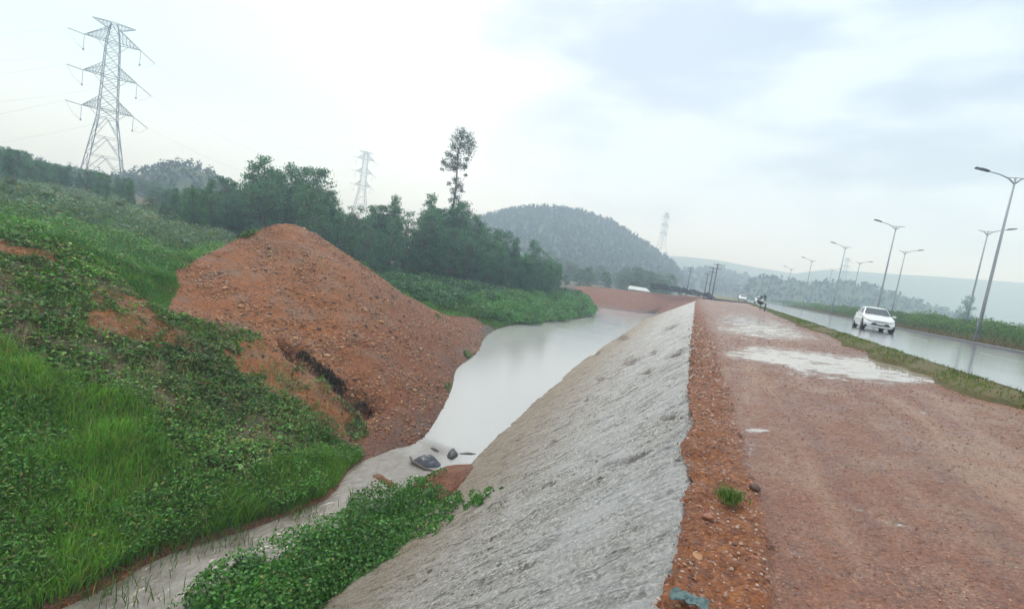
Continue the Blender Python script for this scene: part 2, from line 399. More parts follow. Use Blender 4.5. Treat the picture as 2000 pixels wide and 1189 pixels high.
# ------------------------------------------------------------------ shapes of the land
WZ = -4.35
TOP = [(-12, .35), (-3, .22), (1, .08), (2.6, 0), (3.8, -.02), (6.6, -.17), (12.5, -.53), (31.6, -1.57), (66.6, -3.55), (120, -6.0), (900, -8)]
TOE = [(-12, -5.1), (0, -5.1), (5.85, -5.14), (8, -5.3), (10.75, -5.5), (13.1, -6.1), (19.8, -6.9), (31.5, -8.2), (47, -9.3), (81, -11.4), (110, -13)]
def xtop(y): return np.interp(y, [a for a, b in TOP], [b for a, b in TOP])
def xtoe(y): return np.interp(y, [a for a, b in TOE], [b for a, b in TOE])
ROADX0, ROADX1, RZ = 4.7, 15.6, .80
def cr(A, n):
    """Catmull-Rom along axis 0, n samples"""
    k = A.shape[0]; u = np.linspace(0, k-1, n); i = np.minimum(u.astype(int), k-2); t = (u-i)[:, None, None]
    g = lambda j: A[np.clip(j, 0, k-1)]
    p0, p1, p2, p3 = g(i-1), g(i), g(i+1), g(i+2)
    return .5*((2*p1)+(-p0+p2)*t+(2*p0-5*p1+4*p2-p3)*t*t+(-p0+3*p1-3*p2+p3)*t**3)
cols = [  # shore point, crest point, (back z5, z6, z7, z8), veg height class
 (np.array([-8.6, -14, WZ]), np.array([-21, -16, .9]), (0, 0, 1, 4.5)),
 (np.array([-8.6, -4, WZ]), np.array([-20.8, -5, .8]), (0, 0, 1, 4.5)),
 (Pz(80, 1189, WZ), np.array([-20.2, 1.2, .6]), (.2, 0, 2, 9)),
 (Pz(280, 1090, WZ), P(0, 455, 14), (0, 0, 1, 4.5)),
 (Pz(400, 1050, WZ), P(130, 470, 15.5), (-.5, -.4, 1, 4.5)),
 (Pz(560, 1000, WZ), P(230, 520, 16.5), (-1.2, -.8, .6, 4.5)),
 (Pz(645, 962, WZ), P(310, 545, 18), (-1.5, -1, .4, 4.5)),
 (Pz(690, 908, WZ), P(400, 495, 21), (-1.2, -1.2, 0, 3.5)),
 (Pz(760, 880, WZ), P(488, 456, 24.5), (.2, -1.6, -.5, 2)),
 (Pz(830, 850, WZ), P(558, 436, 26), (.5, -2, -1.5, 1)),
 (Pz(880, 765, WZ), P(634, 468, 28), (-.6, -2.2, -2.4, -1)),
 (Pz(893, 720, WZ), P(718, 524, 31.5), (-1.4, -2.3, -2.4, -1.5)),
 (Pz(930, 690, WZ), P(800, 580, 36), (-2.4, -2.4, -2.4, -2)),
 (Pz(950, 657, WZ), P(880, 622, 39), (-3.2, -2.5, -2.4, -2)),
 (Pz(975, 642, WZ), P(945, 622, 45), (-3.3, -2.6, -2.4, -2)),
 (Pz(1010, 634, WZ), P(1000, 600, 54), (-2.9, -2.6, -2.4, -2)),
 (Pz(1080, 628, WZ), P(1080, 592, 67), (-2.8, -2.6, -2.4, -2)),
 (Pz(1150, 619, WZ), P(1140, 580, 86), (-2.8, -2.5, -2.3, -2)),
 (Pz(1172, 603, WZ), P(1130, 562, 112), (-1.6, -1.7, -2, -2)),
 (Pz(1250, 612, WZ), P(1260, 572, 118), (-.8, -1, -1.5, -2)),
 (np.array([-12.6, 105, WZ]), P(1350, 580, 120), (0, -.5, -1.5, -2)),
 (np.array([-8, 107, -2.5]), np.array([-4.5, 121, .2]), (0, -.5, -1.5, -2)),
]
ctrl = []
for sh, cr_, bz in cols:
    d = cr_[:2]-sh[:2]; L2 = np.linalg.norm(d); u = d/L2
    if sh[1] < 12: u = u*.3+np.array([-.95, 0]); u /= np.linalg.norm(u)
    rr_ = np.linalg.norm(cr_[:2]); az = cr_[:2]/rr_
    if cr_[1] < 0: az = np.array([-.9, -.3]); az /= np.linalg.norm(az)
    H = cr_[2]-sh[2]
    m1 = np.array([*(sh[:2]+d*.30), sh[2]+H*.36]); m2 = np.array([*(sh[:2]+d*.66), sh[2]+H*.72])
    bed = np.array([*(sh[:2]-d/L2*3.5), WZ-1.6])
    b5 = np.array([*(cr_[:2]+(az*.7+u*.3)*4.0), bz[0]])
    r6 = max(rr_+9, 48); r7 = max(r6+20, 90)
    b6 = np.array([*(az*r6), bz[1]]); b7 = np.array([*(az*r7), bz[2]]); b8 = np.array([*(az*max(170, r7+40)), bz[3]])
    b9 = np.array([*(az*420), -2.0]); 
    ctrl.append([bed, sh, m1, m2, cr_, b5, b6, b7, b8, b9])
ctrl = np.array(ctrl)
NC = 620
fine = cr(ctrl, NC)                                   # NC x 10 x 3
segn = [10, 46, 46, 46, 26, 40, 26, 20, 20]
rows = []; rid = []
for k, n in enumerate(segn):
    t_ = np.linspace(0, 1, n, endpoint=False)
    for t in t_: rows.append(fine[:, k]*(1-t)+fine[:, k+1]*t); rid.append(k+t)
rows.append(fine[:, -1]); rid.append(9.0)
G = np.array(rows); rid = np.array(rid)               # NR x NC x 3
NR = len(G)
# soften creases along the rows near the crest
for it in range(6):
    Gs = G.copy(); Gs[1:-1] = (G[:-2]+2*G[1:-1]+G[2:])/4
    wgt = (np.exp(-((rid-4)/.09)**2)+np.exp(-((rid-2)/.2)**2)+np.exp(-((rid-3)/.2)**2)+np.exp(-((rid-5)/.2)**2)).clip(0, 1)[:, None, None]
    wgt[np.abs(rid-1) < .1] = 0
    G = G*(1-wgt)+Gs*wgt
rr = np.broadcast_to(rid[:, None], G.shape[:2])
near = ((rr > 1.02) & (rr < 6)).astype(float)
am = np.clip((rr-1)*1.2, 0, 1)*np.clip(1.6-np.abs(rr-3)*.3, .3, 1)
px, py, pd = proj(G)
MOUND = [(290, 525), (420, 470), (560, 425), (660, 470), (800, 560), (960, 645), (940, 700), (890, 760), (840, 860), (740, 900), (700, 830), (632, 748), (545, 692), (430, 645), (330, 610), (275, 580)]
onm = inpoly(px+60*fbm(G, .7, 4, 5), py+34*fbm(G, .7, 4, 9), MOUND) & (rr < 4.6) & (rr > .9)
G[..., 2] += am*near*(.20*fbm(G, .5, 4, 3)+.10*fbm(G, 1.7, 4, 11, .6)+np.where(onm, 0, .16*fbm(G, .95, 3, 19)))*np.where(onm, .95, 1.1)
G[..., 2] += (rr >= 5)*1.0*(.25*fbm(G, .08, 3, 4))
# erosion gully between mound and planted bank
gp = np.array([(548, 665), (590, 700), (640, 735), (690, 775), (720, 800)], float)
def segdist(x, y, pts):
    d = np.full(x.shape, 1e9)
    for (x1, y1), (x2, y2) in zip(pts[:-1], pts[1:]):
        vx, vy = x2-x1, y2-y1; t = np.clip(((x-x1)*vx+(y-y1)*vy)/(vx*vx+vy*vy), 0, 1)
        d = np.minimum(d, np.hypot(x-x1-t*vx, y-y1-t*vy))
    return d
gd = segdist(px+9*fbm(G, 1.2, 3, 61), py+9*fbm(G, 1.2, 3, 62), gp); inb = (rr > 1) & (rr < 4)
gwid = 7+9*np.clip((py-665)/120, 0, 1)
G[..., 2] -= inb*.38*np.exp(-(gd/gwid)**2)
# undercut lower bank near the water: rills on the mound
G[..., 2] += inb*onm*.07*fbm(G*np.array([1, 1, .3]), 1.3, 3, 21)
BARE = [[(0, 455), (90, 470), (150, 500), (100, 520), (0, 500)], [(180, 560), (300, 600), (420, 640), (420, 700), (300, 680), (200, 620)],
        [(330, 590), (480, 640), (560, 690), (720, 800), (745, 900), (640, 860), (540, 770), (420, 690)]]
px, py, pd = proj(G)
jx, jy = px+60*fbm(G, .7, 4, 31), py+40*fbm(G, .7, 4, 37)
bare = np.zeros(px.shape, bool)
for b_ in BARE: bare |= inpoly(jx, jy, b_)
bare &= (rr > 1) & (rr < 4.1)
veg = np.where(onm, 0, np.where(bare, .28, .62)); veg = np.where(rr < 1.04, .0, veg)
BROWNBANK = (px > 1105) & (px < 1400) & (rr > .9) & (rr < 5.2) & (G[..., 1] > 84)
veg = np.where(BROWNBANK, .18, veg)
tone = np.clip((px-640)/200+(py-640)/500+.5*fbm(G, .35, 3, 41), 0, 1)*onm; tone = np.where(BROWNBANK, 1, tone)
wet = np.clip(1-(G[..., 2]-WZ)/.8+.3*fbm(G, 1.5, 2, 8), 0, 1)
wet = np.maximum(wet, inb*.95*np.exp(-(gd/(gwid*1.25))**2))
gfaces = grid_faces(NR, NC)[:, ::-1]
ground = mesh_np('bank_terrain', G.reshape(-1, 3), gfaces, M_BANK, attrs={'veg': veg.ravel(), 'tone': tone.ravel(), 'wet': wet.ravel()})
tag(ground, kind='structure')
VEG = veg

# far plain reaching the horizon
az = np.linspace(0, 2*math.pi, 121); rs = np.array([60, 90, 140, 220, 350, 600, 1000, 1800, 3200, 5200.])
A, Rr = np.meshgrid(az, rs); far = np.stack([Rr*np.sin(A), Rr*np.cos(A), np.full_like(A, -3.2)], -1)
far[:3, :, 2] = -7.5
tag(mesh_np('ground', far.reshape(-1, 3), grid_faces(len(rs), 121)[:, ::-1], M_FAR), kind='structure')
# canal bed below the water
by = np.linspace(-14, 110, 60); bxx = np.linspace(0, 1, 8)
V = np.array([[(xtoe(y)+3)*(1-u)+(-30-(y > 30)*10)*u, y, -6.0] for y in by for u in bxx])
tag(mesh_np('canal_bed', V, grid_faces(60, 8), M_BANK), kind='structure')

# ---- water
wy = np.linspace(-13, 112, 500); wu = np.linspace(0, 1, 60)
WY, WU = np.meshgrid(wy, wu, indexing='ij'); xr = xtoe(WY)+1.2; xl = -16-np.clip(WY-18, 0, 20)*.6-np.clip(WY-40, 0, 60)*.05
WV = np.stack([xr*(1-WU)+xl*WU, WY, np.full_like(WY, WZ)], -1)
ro = np.clip((13.4+1.8*fbm(WV, .7, 4, 2)-WV[..., 1]-(WV[..., 0]+8)*.25)/1.4, 0, 1)
WV[..., 2] += ro*.02*fbm(WV*np.array([1, .6, 1]), 3.0, 3, 6)
WV[..., 2] -= .06*np.clip((12-WV[..., 1])/8, 0, 1)
tag(mesh_np('water', WV.reshape(-1, 3), grid_faces(500, 60), M_WATER, attrs={'rough': ro.ravel()}), kind='structure')

# ---- revetment wall
ys = np.concatenate([np.linspace(-10, 2, 60), 2+np.cumsum(np.geomspace(.022, .30, 780))]); ys = ys[ys < 100]; us = np.linspace(-.02, 1.22, 230)
Yg, Ug = np.meshgrid(ys, us, indexing='ij')
ztop_end = np.interp(Yg, [0, 60, 72, 100], [0, 0, 0, 0])
uu = np.clip(Ug, 0, None)
# rough coursing: stones laid in rows running down the slope
Xg = xtop(Yg)*(1-Ug)+xtoe(Yg)*Ug; Zg = ztop_end+(WZ-ztop_end)*np.clip(Ug, 0, None)-.05*(Ug < -.001)
WVt = np.stack([Xg, Yg, Zg], -1)
slope_len = 6.9*Ug
cu = Yg*1.0+.25*Ug; cv = slope_len
q = np.stack([cu*2.3, cv*.75, np.zeros_like(cu)], -1)
nrm = np.array([-.63, 0, .78])
bumpn = .04*fbm(q, 1.0, 5, 50, .65)+.018*fbm(np.stack([cu*7, cv*5, 0*cu], -1), 1, 3, 51)+.02*fbm(np.stack([cu*6, cv*1.2, 0*cu], -1), 1, 3, 58)+.05*fbm(np.stack([cu*.5, cv*.4, 0*cu], -1), 1, 3, 54)
ridge_ = np.abs(vnoise(np.stack([cu*1.9+.5*vnoise(q, .6, 3), cv*.28, 0*cu], -1), 1, 66))
bumpn -= .05*np.exp(-(ridge_/.10)**2)
wpx, wpy, _ = proj(WVt)
hole = np.zeros_like(Xg); HN = fbm(WVt, 5, 4, 7, .7)
for (hx, hy, hw, hh, an) in [(1318, 690, 34, 5, -.35), (1232, 705, 24, 7, -.35), (1275, 690, 10, 5, -.3), (1262, 725, 20, 6, -.4), (1172, 740, 10, 4, -.3), (1310, 640, 22, 5, -.4),
                             (1215, 660, 16, 7, -.2), (1165, 690, 12, 5, -.4), (1300, 815, 18, 4, -.3), (1145, 780, 7, 4, -.3), (1225, 1070, 6, 4, 0), (1210, 1105, 8, 4, 0), (1300, 875, 22, 3, -.3),
                             (1245, 890, 34, 2.5, -.36), (1080, 860, 5, 3, 0), (1190, 905, 30, 2, -.36), (1240, 1000, 40, 2.2, -.4), (1290, 960, 26, 2, -.4)]:
    ca, sa = math.cos(an), math.sin(an); dx, dy = wpx-hx, wpy-hy
    a_ = (dx*ca+dy*sa)/hw; c_ = (-dx*sa+dy*ca)/hh
    hole = np.maximum(hole, np.clip(1.25*np.exp(-(a_*a_+c_*c_)*1.2)+.9*HN-.35, 0, 1)*(a_*a_+c_*c_ < 6))
hole *= (Yg > 3)
bumpn -= hole*.14
bumpn *= np.clip(1-(Ug-1.1)*2, 0, 1)
edge = np.exp(-(Ug/.02)**2)
WVt += nrm*bumpn[..., None]; WVt[..., 0] += edge*.10*fbm(np.stack([cu*1.3, 0*cu, 0*cu], -1), 1, 3, 77)
# broken lower lip where the wall was undercut by the water
wall = mesh_np('revetment_wall', WVt.reshape(-1, 3), grid_faces(len(ys), len(us)), M_WALL,
               attrs={'du': cu.ravel(), 'dv': cv.ravel(), 'low': np.clip(Ug, 0, 1.2).ravel(), 'hole': hole.ravel()})
tag(wall, 'sloping grey grouted rubble revetment wall between the water and the dirt platform', 'revetment wall')

# ---- dirt platform
py_ = np.concatenate([np.linspace(-10, 1.5, 40), 1.5+np.cumsum(np.geomspace(.022, .7, 560))]); py_ = py_[py_ < 110]
pu = np.linspace(0, 1, 170)
Yp, Up = np.meshgrid(py_, pu, indexing='ij'); xj = .13*fbm(np.stack([Yp[:, :1]*0, Yp[:, :1], 0*Yp[:, :1]], -1), 1.6, 5, 64, .65)-.015; X0 = xtop(Yp)+xj; Xp = X0*(1-Up)+(ROADX0+.05)*Up
fu = np.clip((Up-.03)/.97, 0, 1)
Zp = .62*fu**1.1+np.exp(-Up/.012)*np.minimum(0, xj)*.85+.012*np.exp(-Up/.02)*(xj < 0)
PV = np.stack([Xp, Yp, Zp], -1)
ppx, ppy, _ = proj(PV)
bx = lerp_path(ppy, [(590, 1368), (620, 1374), (700, 1402), (780, 1425), (850, 1438), (950, 1470), (1050, 1500), (1120, 1502), (1189, 1510), (1500, 1560)])
strip = 1/(1+np.exp(np.clip((ppx-bx)/6+1.2*fbm(PV, 2.2, 4, 71), -30, 30))); strip = np.where(Yp < 1.2, (Xp < .55)*1., strip)
PV[..., 2] += strip*(.05+.07*fbm(PV, 2.2, 4, 72)+.035*fbm(PV, 9, 3, 73))*np.clip(Up*60, 0, 1)+(1-strip)*(.012*fbm(PV, 1.2, 3, 74)+.006*fbm(PV, 8, 3, 75))
PUD = [[(1405, 682), (1500, 676), (1600, 688), (1700, 700), (1760, 690), (1800, 705), (1850, 738), (1790, 748), (1700, 745), (1600, 730), (1500, 708), (1430, 696)],
       [(1640, 664), (1700, 670), (1790, 705), (1740, 700)], [(1400, 612), (1470, 610), (1560, 640), (1620, 668), (1540, 662), (1400, 650)]]
pud = np.zeros_like(Xp)
sx, sy = ppx+14*fbm(PV, .9, 3, 81), ppy+7*fbm(PV, 1.1, 3, 82)
for jx_ in (-42, -24, -8, 8, 24, 42):
    for jy_ in (-9, -4, 1, 6):
        for pl_, v_ in zip(PUD, (.86, .70, .62)): pud = pud+inpoly(sx+jx_, sy+jy_*(1 if v_ > .55 else 1.6), pl_)*v_/24
pud = np.clip(pud, 0, .80)
for (hx, hy, hw, hh, v_) in [(1478, 840, 30, 5, .6), (1462, 885, 14, 28, .5), (1560, 1070, 60, 40, .25), (1920, 895, 40, 10, .3), (1620, 1120, 70, 20, .22), (1250+700, 860, 40, 12, .25)]:
    pud = np.maximum(pud, v_*np.exp(-((ppx-hx)/hw)**2-((ppy-hy)/hh)**2))
pud *= (Yp > 1)*(1-strip)
plat = mesh_np('dirt_platform', PV.reshape(-1, 3), grid_faces(len(py_), len(pu))[:, ::-1], M_PLAT, attrs={'strip': strip.ravel(), 'puddle': pud.ravel()})
tag(plat, kind='structure')
# shoulder beyond the wall end, down to the plain
yy = np.linspace(125, 900, 120); V = []
for y in yy:
    x0 = float(xtop(y))
    V += [(x0-14-(y-62)*.01, y, -3.4), (x0-3, y, -.5), (x0+.6, y, .06 if y < 100 else .3), (ROADX0+.3, y, .70)]
V = np.array(V); V[:, 2] += .12*fbm(V, .2, 3, 5)*(V[:, 0] < 3); V[:, 2] -= .05
tag(mesh_np('road_shoulder', V, grid_faces(120, 4)[:, ::-1], M_VERGE), kind='structure')

# ---- road, verge, kerb, median
yy = np.concatenate([np.linspace(-20, 120, 141), np.linspace(125, 1500, 60)])
def strip_mesh(name, x0, x1, z0, z1, m, n=6, amp=0, kind='structure', ys_=yy):
    u = np.linspace(0, 1, n); Y, U = np.meshgrid(ys_, u, indexing='ij')
    V = np.stack([x0+(x1-x0)*U, Y, z0+(z1-z0)*U], -1)
    if amp: V[..., 2] += amp*fbm(V, 1.2, 3, 12)
    V[..., 2] += -.0*Y
    return tag(mesh_np(name, V.reshape(-1, 3), grid_faces(len(ys_), n)[:, ::-1], m), kind=kind)
strip_mesh('road', ROADX0, ROADX1, RZ, RZ+.02, M_ROAD, 8)
mk = simple('worn_white_paint', (.42, .42, .43), .3, 0, .3, 8)
mb = MB()
for k in range(22):
    y = 6+k*9.0; mb.add([(10.1, y, RZ+.016), (10.22, y, RZ+.016), (10.22, y+3, RZ+.016), (10.1, y+3, RZ+.016)], [(0, 1, 2, 3)])
o = mb.build('lane_marking', mk); tag(o, kind='structure')
fy = np.linspace(-8, 108, 420); u = np.linspace(0, 1, 14); Y, U = np.meshgrid(fy, u, indexing='ij')
vw = .72+.45*fbm(np.stack([Y*0, Y, Y*0], -1), .5, 3, 6)
V = np.stack([ROADX0+.1-vw*(1-U), Y, .60+.2*U+.035*np.sin(U*math.pi)], -1); V[..., 2] += .035*fbm(V, 3, 3, 9)*np.sin(U*math.pi)+.004
V[..., 2][:, -1] = .79; V[..., 2][:, 0] = .40
tag(mesh_np('verge', V.reshape(-1, 3), grid_faces(420, 14)[:, ::-1], M_VERGE), kind='structure')
VERGE = V
mb = MB()
for x0 in (ROADX1,):
    prof = [(0, RZ-.1), (0, RZ+.16), (.03, RZ+.19), (.30, RZ+.19), (.30, RZ-.1)]
    vs = [(x0+a, y, z) for y in yy for a, z in prof]; n = len(prof)
    mb.add(vs, [(k*n+j, k*n+j+1, (k+1)*n+j+1, (k+1)*n+j) for k in range(len(yy)-1) for j in range(n-1)])
tag(mb.build('kerb', M_KERB), kind='structure')
my = np.concatenate([np.linspace(-20, 150, 140), np.linspace(155, 900, 60)]); mx_ = np.array([15.9, 16.6, 17.5, 19, 21, 23, 26, 30, 36, 45, 60, 90, 140, 220])
Y, X = np.meshgrid(my, mx_, indexing='ij'); Z = np.interp(X, [15.9, 17.5, 21, 26, 36, 60, 220], [RZ+.17, 1.0, 1.25, 1.1, .9, 0, -3.3])
V = np.stack([X, Y, Z], -1); V[..., 2] += .2*fbm(V, .3, 3, 15)*(X > 16.2)
tag(mesh_np('median', V.reshape(-1, 3), grid_faces(len(my), len(mx_))[:, ::-1], M_GROUND), kind='structure')

# ------------------------------------------------------------------ hills
def hill(name, sil, depth, front, back, basez, m, n=160, amp=.03, seed=0, label=None):
    xs = np.linspace(sil[0][0], sil[-1][0], n); ysil = lerp_path(xs, sil)
    cr_ = np.array([P(x, y, depth*(1+.0*i)) for i, (x, y) in enumerate(zip(xs, ysil))])
    cr_[:, 2] = np.maximum(cr_[:, 2], basez+.3)
    dirs = cr_[:, :2]-EYE[:2]; dirs /= np.linalg.norm(dirs, axis=1)[:, None]
    prof = np.concatenate([np.linspace(-1, 0, 26), np.linspace(.08, 1, 14)])
    V = np.zeros((len(prof), n, 3))
    for k, t in enumerate(prof):
        off = front*t if t < 0 else back*t
        V[k, :, :2] = cr_[:, :2]+dirs*off
        h = (math.cos(math.pi*min(1, abs(t)))+1)/2 if t > 0 else (1-abs(t))**1.15
        V[k, :, 2] = basez+(cr_[:, 2]-basez)*h
    hh = (V[..., 2]-basez)
    V[..., 2] += hh*amp*4*fbm(V, 4.0/depth*2, 4, seed)*np.clip(np.abs(prof)*4, 0, 1)[:, None]
    o = mesh_np(name, V.reshape(-1, 3), grid_faces(len(prof), n), m); tag(o, kind='structure')
    return V
h_main = hill('hill', [(840, 520), (900, 450), (925, 434), (960, 420), (1010, 409), (1080, 407), (1130, 414), (1190, 434), (1230, 458), (1280, 490), (1310, 512), (1335, 545)], 400, 150, 200, -3, M_HILL, seed=3)
h_left = hill('hill', [(-500, 250), (-100, 285), (0, 300), (60, 318), (120, 336), (170, 345), (230, 352), (280, 342), (310, 331), (350, 325), (385, 330), (420, 348), (470, 385), (520, 430)], 190, 70, 150, 0, M_HILL, seed=5)
hill('hill', [(1230, 500), (1310, 500), (1345, 502), (1400, 508), (1480, 523), (1560, 535), (1640, 560), (1700, 590)], 950, 300, 400, -3, M_HILL, seed=6)
h_mid = hill('hill', [(1300, 545), (1340, 534), (1395, 531), (1440, 543), (1500, 563), (1560, 590)], 560, 200, 250, -3, M_HILL, seed=7)
hill('hill', [(1480, 548), (1560, 533), (1610, 527), (1660, 529), (1740, 535), (1830, 540), (1900, 545), (2000, 552), (2150, 556), (2500, 590), (3200, 680)], 850, 300, 400, -3, M_HILL, seed=8)
h_grove = hill('hill', [(1440, 585), (1465, 550), (1490, 544), (1530, 546), (1580, 555), (1640, 552), (1700, 560), (1760, 580), (1820, 598), (1900, 625)], 330, 90, 120, -3, M_HILL, seed=9)

# ------------------------------------------------------------------ leaf clouds
def leaf_mesh(pos, nrm_, size, tint, name, m, parent=None, aspect=.55, link=True, bend=.15):
    n = len(pos); r = rng.normal(size=(n, 3)); nrm_ = nrm_/np.linalg.norm(nrm_, axis=1)[:, None]
    a = np.cross(nrm_, r); a /= np.linalg.norm(a, axis=1)[:, None]+1e-9; b = np.cross(nrm_, a)
    s = np.asarray(size).reshape(-1, 1)*np.ones((n, 1))
    v = np.empty((n, 4, 3)); v[:, 0] = pos-a*s*.5; v[:, 1] = pos+b*s*.5*aspect-nrm_*s*bend*.3; v[:, 2] = pos+a*s*.5-nrm_*s*bend; v[:, 3] = pos-b*s*.5*aspect-nrm_*s*bend*.3
    f = np.arange(n*4).reshape(n, 4)
    return mesh_np(name, v.reshape(-1, 3), f, m, parent, False, {'tint': np.repeat(tint, 4, 0)}, link)
def blade_mesh(pos, h, wdt, tint, name, m, lean=.4, parent=None, up=None):
    n = len(pos); th = rng.uniform(0, 2*math.pi, n); dr = np.stack([np.cos(th), np.sin(th), 0*th], 1)
    ph = rng.uniform(0, 2*math.pi, n); wd = np.stack([np.cos(ph), np.sin(ph), 0*ph], 1)
    h = np.asarray(h).reshape(-1, 1)*np.ones((n, 1)); wdt = np.asarray(wdt).reshape(-1, 1)*np.ones((n, 1)); ln = rng.uniform(.1, 1, (n, 1))*lean
    z = np.array([0, 0, 1.]); v = np.empty((n, 5, 3))
    v[:, 0] = pos-wd*wdt/2; v[:, 1] = pos+wd*wdt/2
    mid = pos+z*h*.58+dr*h*ln*.35; v[:, 2] = mid+wd*wdt*.42; v[:, 3] = mid-wd*wdt*.42
    v[:, 4] = pos+z*h*(1-.25*ln)+dr*h*ln
    b = np.arange(n)*5
    return mesh_np(name, v.reshape(-1, 3), [np.stack([b, b+1, b+2, b+3], 1), np.stack([b+3, b+2, b+4], 1)], m, parent, False, {'tint': np.repeat(tint, 5, 0)})
def tints(n, base, var=.3, hue=.12, yellow=0):
    base = np.array(base, float); t = base*(1+rng.uniform(-var, var, (n, 1)))*(1+rng.uniform(-hue, hue, (n, 3)))
    if yellow: k = rng.random(n) < yellow; t[k] = np.array([.22, .20, .05])*(1+rng.uniform(-.3, .3, (k.sum(), 1)))
    return np.clip(t, 0.004, 1)
# terrain sampler on the bank grid
Gf = G.reshape(-1, 3); f_ = gfaces
tri_a, tri_b, tri_c, tri_d = Gf[f_[:, 0]], Gf[f_[:, 1]], Gf[f_[:, 2]], Gf[f_[:, 3]]
farea = .5*np.linalg.norm(np.cross(tri_c-tri_a, tri_d-tri_b), axis=1); fr = rr.reshape(-1)[f_[:, 0]]; fveg = veg.reshape(-1)[f_[:, 0]]
fcen = (tri_a+tri_c)/2; fpx, fpy, fpd = proj(fcen)
def sample(mask, n):
    idx = np.nonzero(mask)[0]; p = farea[idx]; p = p/p.sum(); k = rng.choice(idx, n, p=p)
    u, v = rng.random((2, n, 1)); return (tri_a[k]*(1-u)+tri_b[k]*u)*(1-v)+(tri_d[k]*(1-u)+tri_c[k]*u)*v
def up_normals(n, spread=.6): return np.array([0, 0, 1.])+rng.normal(size=(n, 3))*spread
def dens_pick(p, scale, lo, seed, hard=.25):
    """keep points in noise clumps"""
    v = fbm(p, scale, 3, seed); return rng.random(len(p)) < np.clip((v-lo)/hard, 0, 1)
G1 = [(-900, 600), (0, 685), (120, 730), (230, 800), (330, 870), (400, 940), (470, 950), (560, 915), (640, 890), (700, 905), (700, 960), (560, 1020), (400, 1070), (280, 1120), (0, 1400), (-900, 1600)]
onbank = (fr > 1.0) & (fr < 4.2) & (fpd > 0)
G1m = inpoly(fpx+70*fbm(fcen, .6, 4, 90), fpy+60*fbm(fcen, .6, 4, 91), G1) & onbank & (fcen[:, 1] < 14)
offl = (fr > 1.0) & (fr < 4.2) & ((fpd <= 0) | (fpx < -800))
# --- creeping leaves over the near bank
cm = onbank & (~G1m | (vnoise(fcen, .9, 5) > .25)) & (fveg > .2) & (fcen[:, 1] < 30) & (fcen[:, 0] > -30)
p = sample(cm, 420000); jx, jy, _ = proj(p); jx = jx+60*fbm(p, .7, 4, 31); jy = jy+40*fbm(p, .7, 4, 37)
bb = np.zeros(len(p), bool)
for b_ in BARE: bb |= inpoly(jx, jy, b_)
v = fbm(p, .7, 4, 101)+.5*fbm(p, 2.6, 3, 103)
right_thin = np.clip((jx-430)/300, 0, 1)*.35
keep = rng.random(len(p)) < np.where(bb, np.clip(.16+v*1.1, .03, .6), np.clip(.74+v*2.0-right_thin*1.5, .08, 1))
p = p[keep]; n = len(p)
h = .03+.10*np.clip(fbm(p, 1.1, 3, 104)+.5, 0, 1)*rng.random(n)*2
p = p+np.array([0, 0, 1.])*h[:, None]
tn = tints(n, (.070, .155, .030), .6, .18, .05)*(1+.8*fbm(p, .6, 4, 105))[:, None]
dry = rng.random(n) < .07; tn[dry] = np.array([.16, .11, .05])
k = rng.random(n) < .10; tn[k] *= 1.9  # highlights painted into the tint of a few random leaves
o = leaf_mesh(p, up_normals(n, .55), rng.uniform(.035, .10, n)*(1+(rng.random(n) < .12)*.9)*(1+.5*fbm(p, 1.3, 2, 108)), np.clip(tn, .004, 1), 'creeping_weeds', M_LEAF, aspect=.6)
tag(o, 'low dark green creeping weeds over the near left bank beside the mud mound', 'weeds', kind='stuff')
# --- tall bright grass low on the bank, towards the water
def grass_patch(mask, n, name, label, hgt, wd, base, lean=.5, clump=None, yellow=.03, seed=0, tv=.35):
    p = sample(mask, n)
    if clump: p = p[dens_pick(p, *clump)]
    m_ = len(p); c = .45+1.3*np.clip(fbm(p, .9, 3, seed+3)+.25, 0, 1)**1.3
    tn = tints(m_, base, tv, .12, yellow)*(1+.55*fbm(p, .55, 3, seed+5))[:, None]
    o = blade_mesh(p, hgt*c*rng.uniform(.5, 1.2, m_), wd*rng.uniform(.6, 1.3, m_), np.clip(tn, .004, 1), name, M_GRASS, lean)
    return tag(o, label, 'grass', kind='stuff')
grass_patch(G1m | (offl & (fr < 3)), 230000, 'grass', 'tall bright green grass at the lower left sloping down to the muddy stream', .42, .016, (.12, .26, .035), .75, seed=201, yellow=.06)
p = sample(G1m, 90000); p = p[dens_pick(p, .9, -.15, 210, .4)]; n = len(p)
hh = .15+.4*rng.random(n)*np.clip(fbm(p, .8, 3, 204)+.5, .1, 1); p = p+np.array([0, 0, 1.])*hh[:, None]
o = leaf_mesh(p, up_normals(n, 1.0), rng.uniform(.04, .10, n), tints(n, (.085, .21, .035), .6, .18, .05), 'leafy_weeds', M_LEAF, aspect=.4)
tag(o, 'broad leaved bright green weeds among the tall grass at the lower left', 'weeds', kind='stuff')
dsm = G1m | (cm & (fpy > 560))
p = sample(dsm, 3600); p = p[dens_pick(p, .8, -.1, 221, .4)]; n = len(p)
tag(blade_mesh(p, rng.uniform(.25, .75, n), .010, tints(n, (.26, .21, .10), .4, .12), 'dry_stems', M_GRASS, .9), 'thin dry tan stems standing among the weeds of the left bank', 'dry stems', kind='stuff')
p = sample(cm, 26000); p = p[dens_pick(p, 1.3, .12, 222, .3)]; n = len(p)
tag(blade_mesh(p, rng.uniform(.12, .4, n), .016, tints(n, (.10, .22, .045), .5, .15, .08), 'weed_tufts', M_GRASS, .9), 'light green grassy tufts scattered through the creeping weeds', 'grass', kind='stuff')
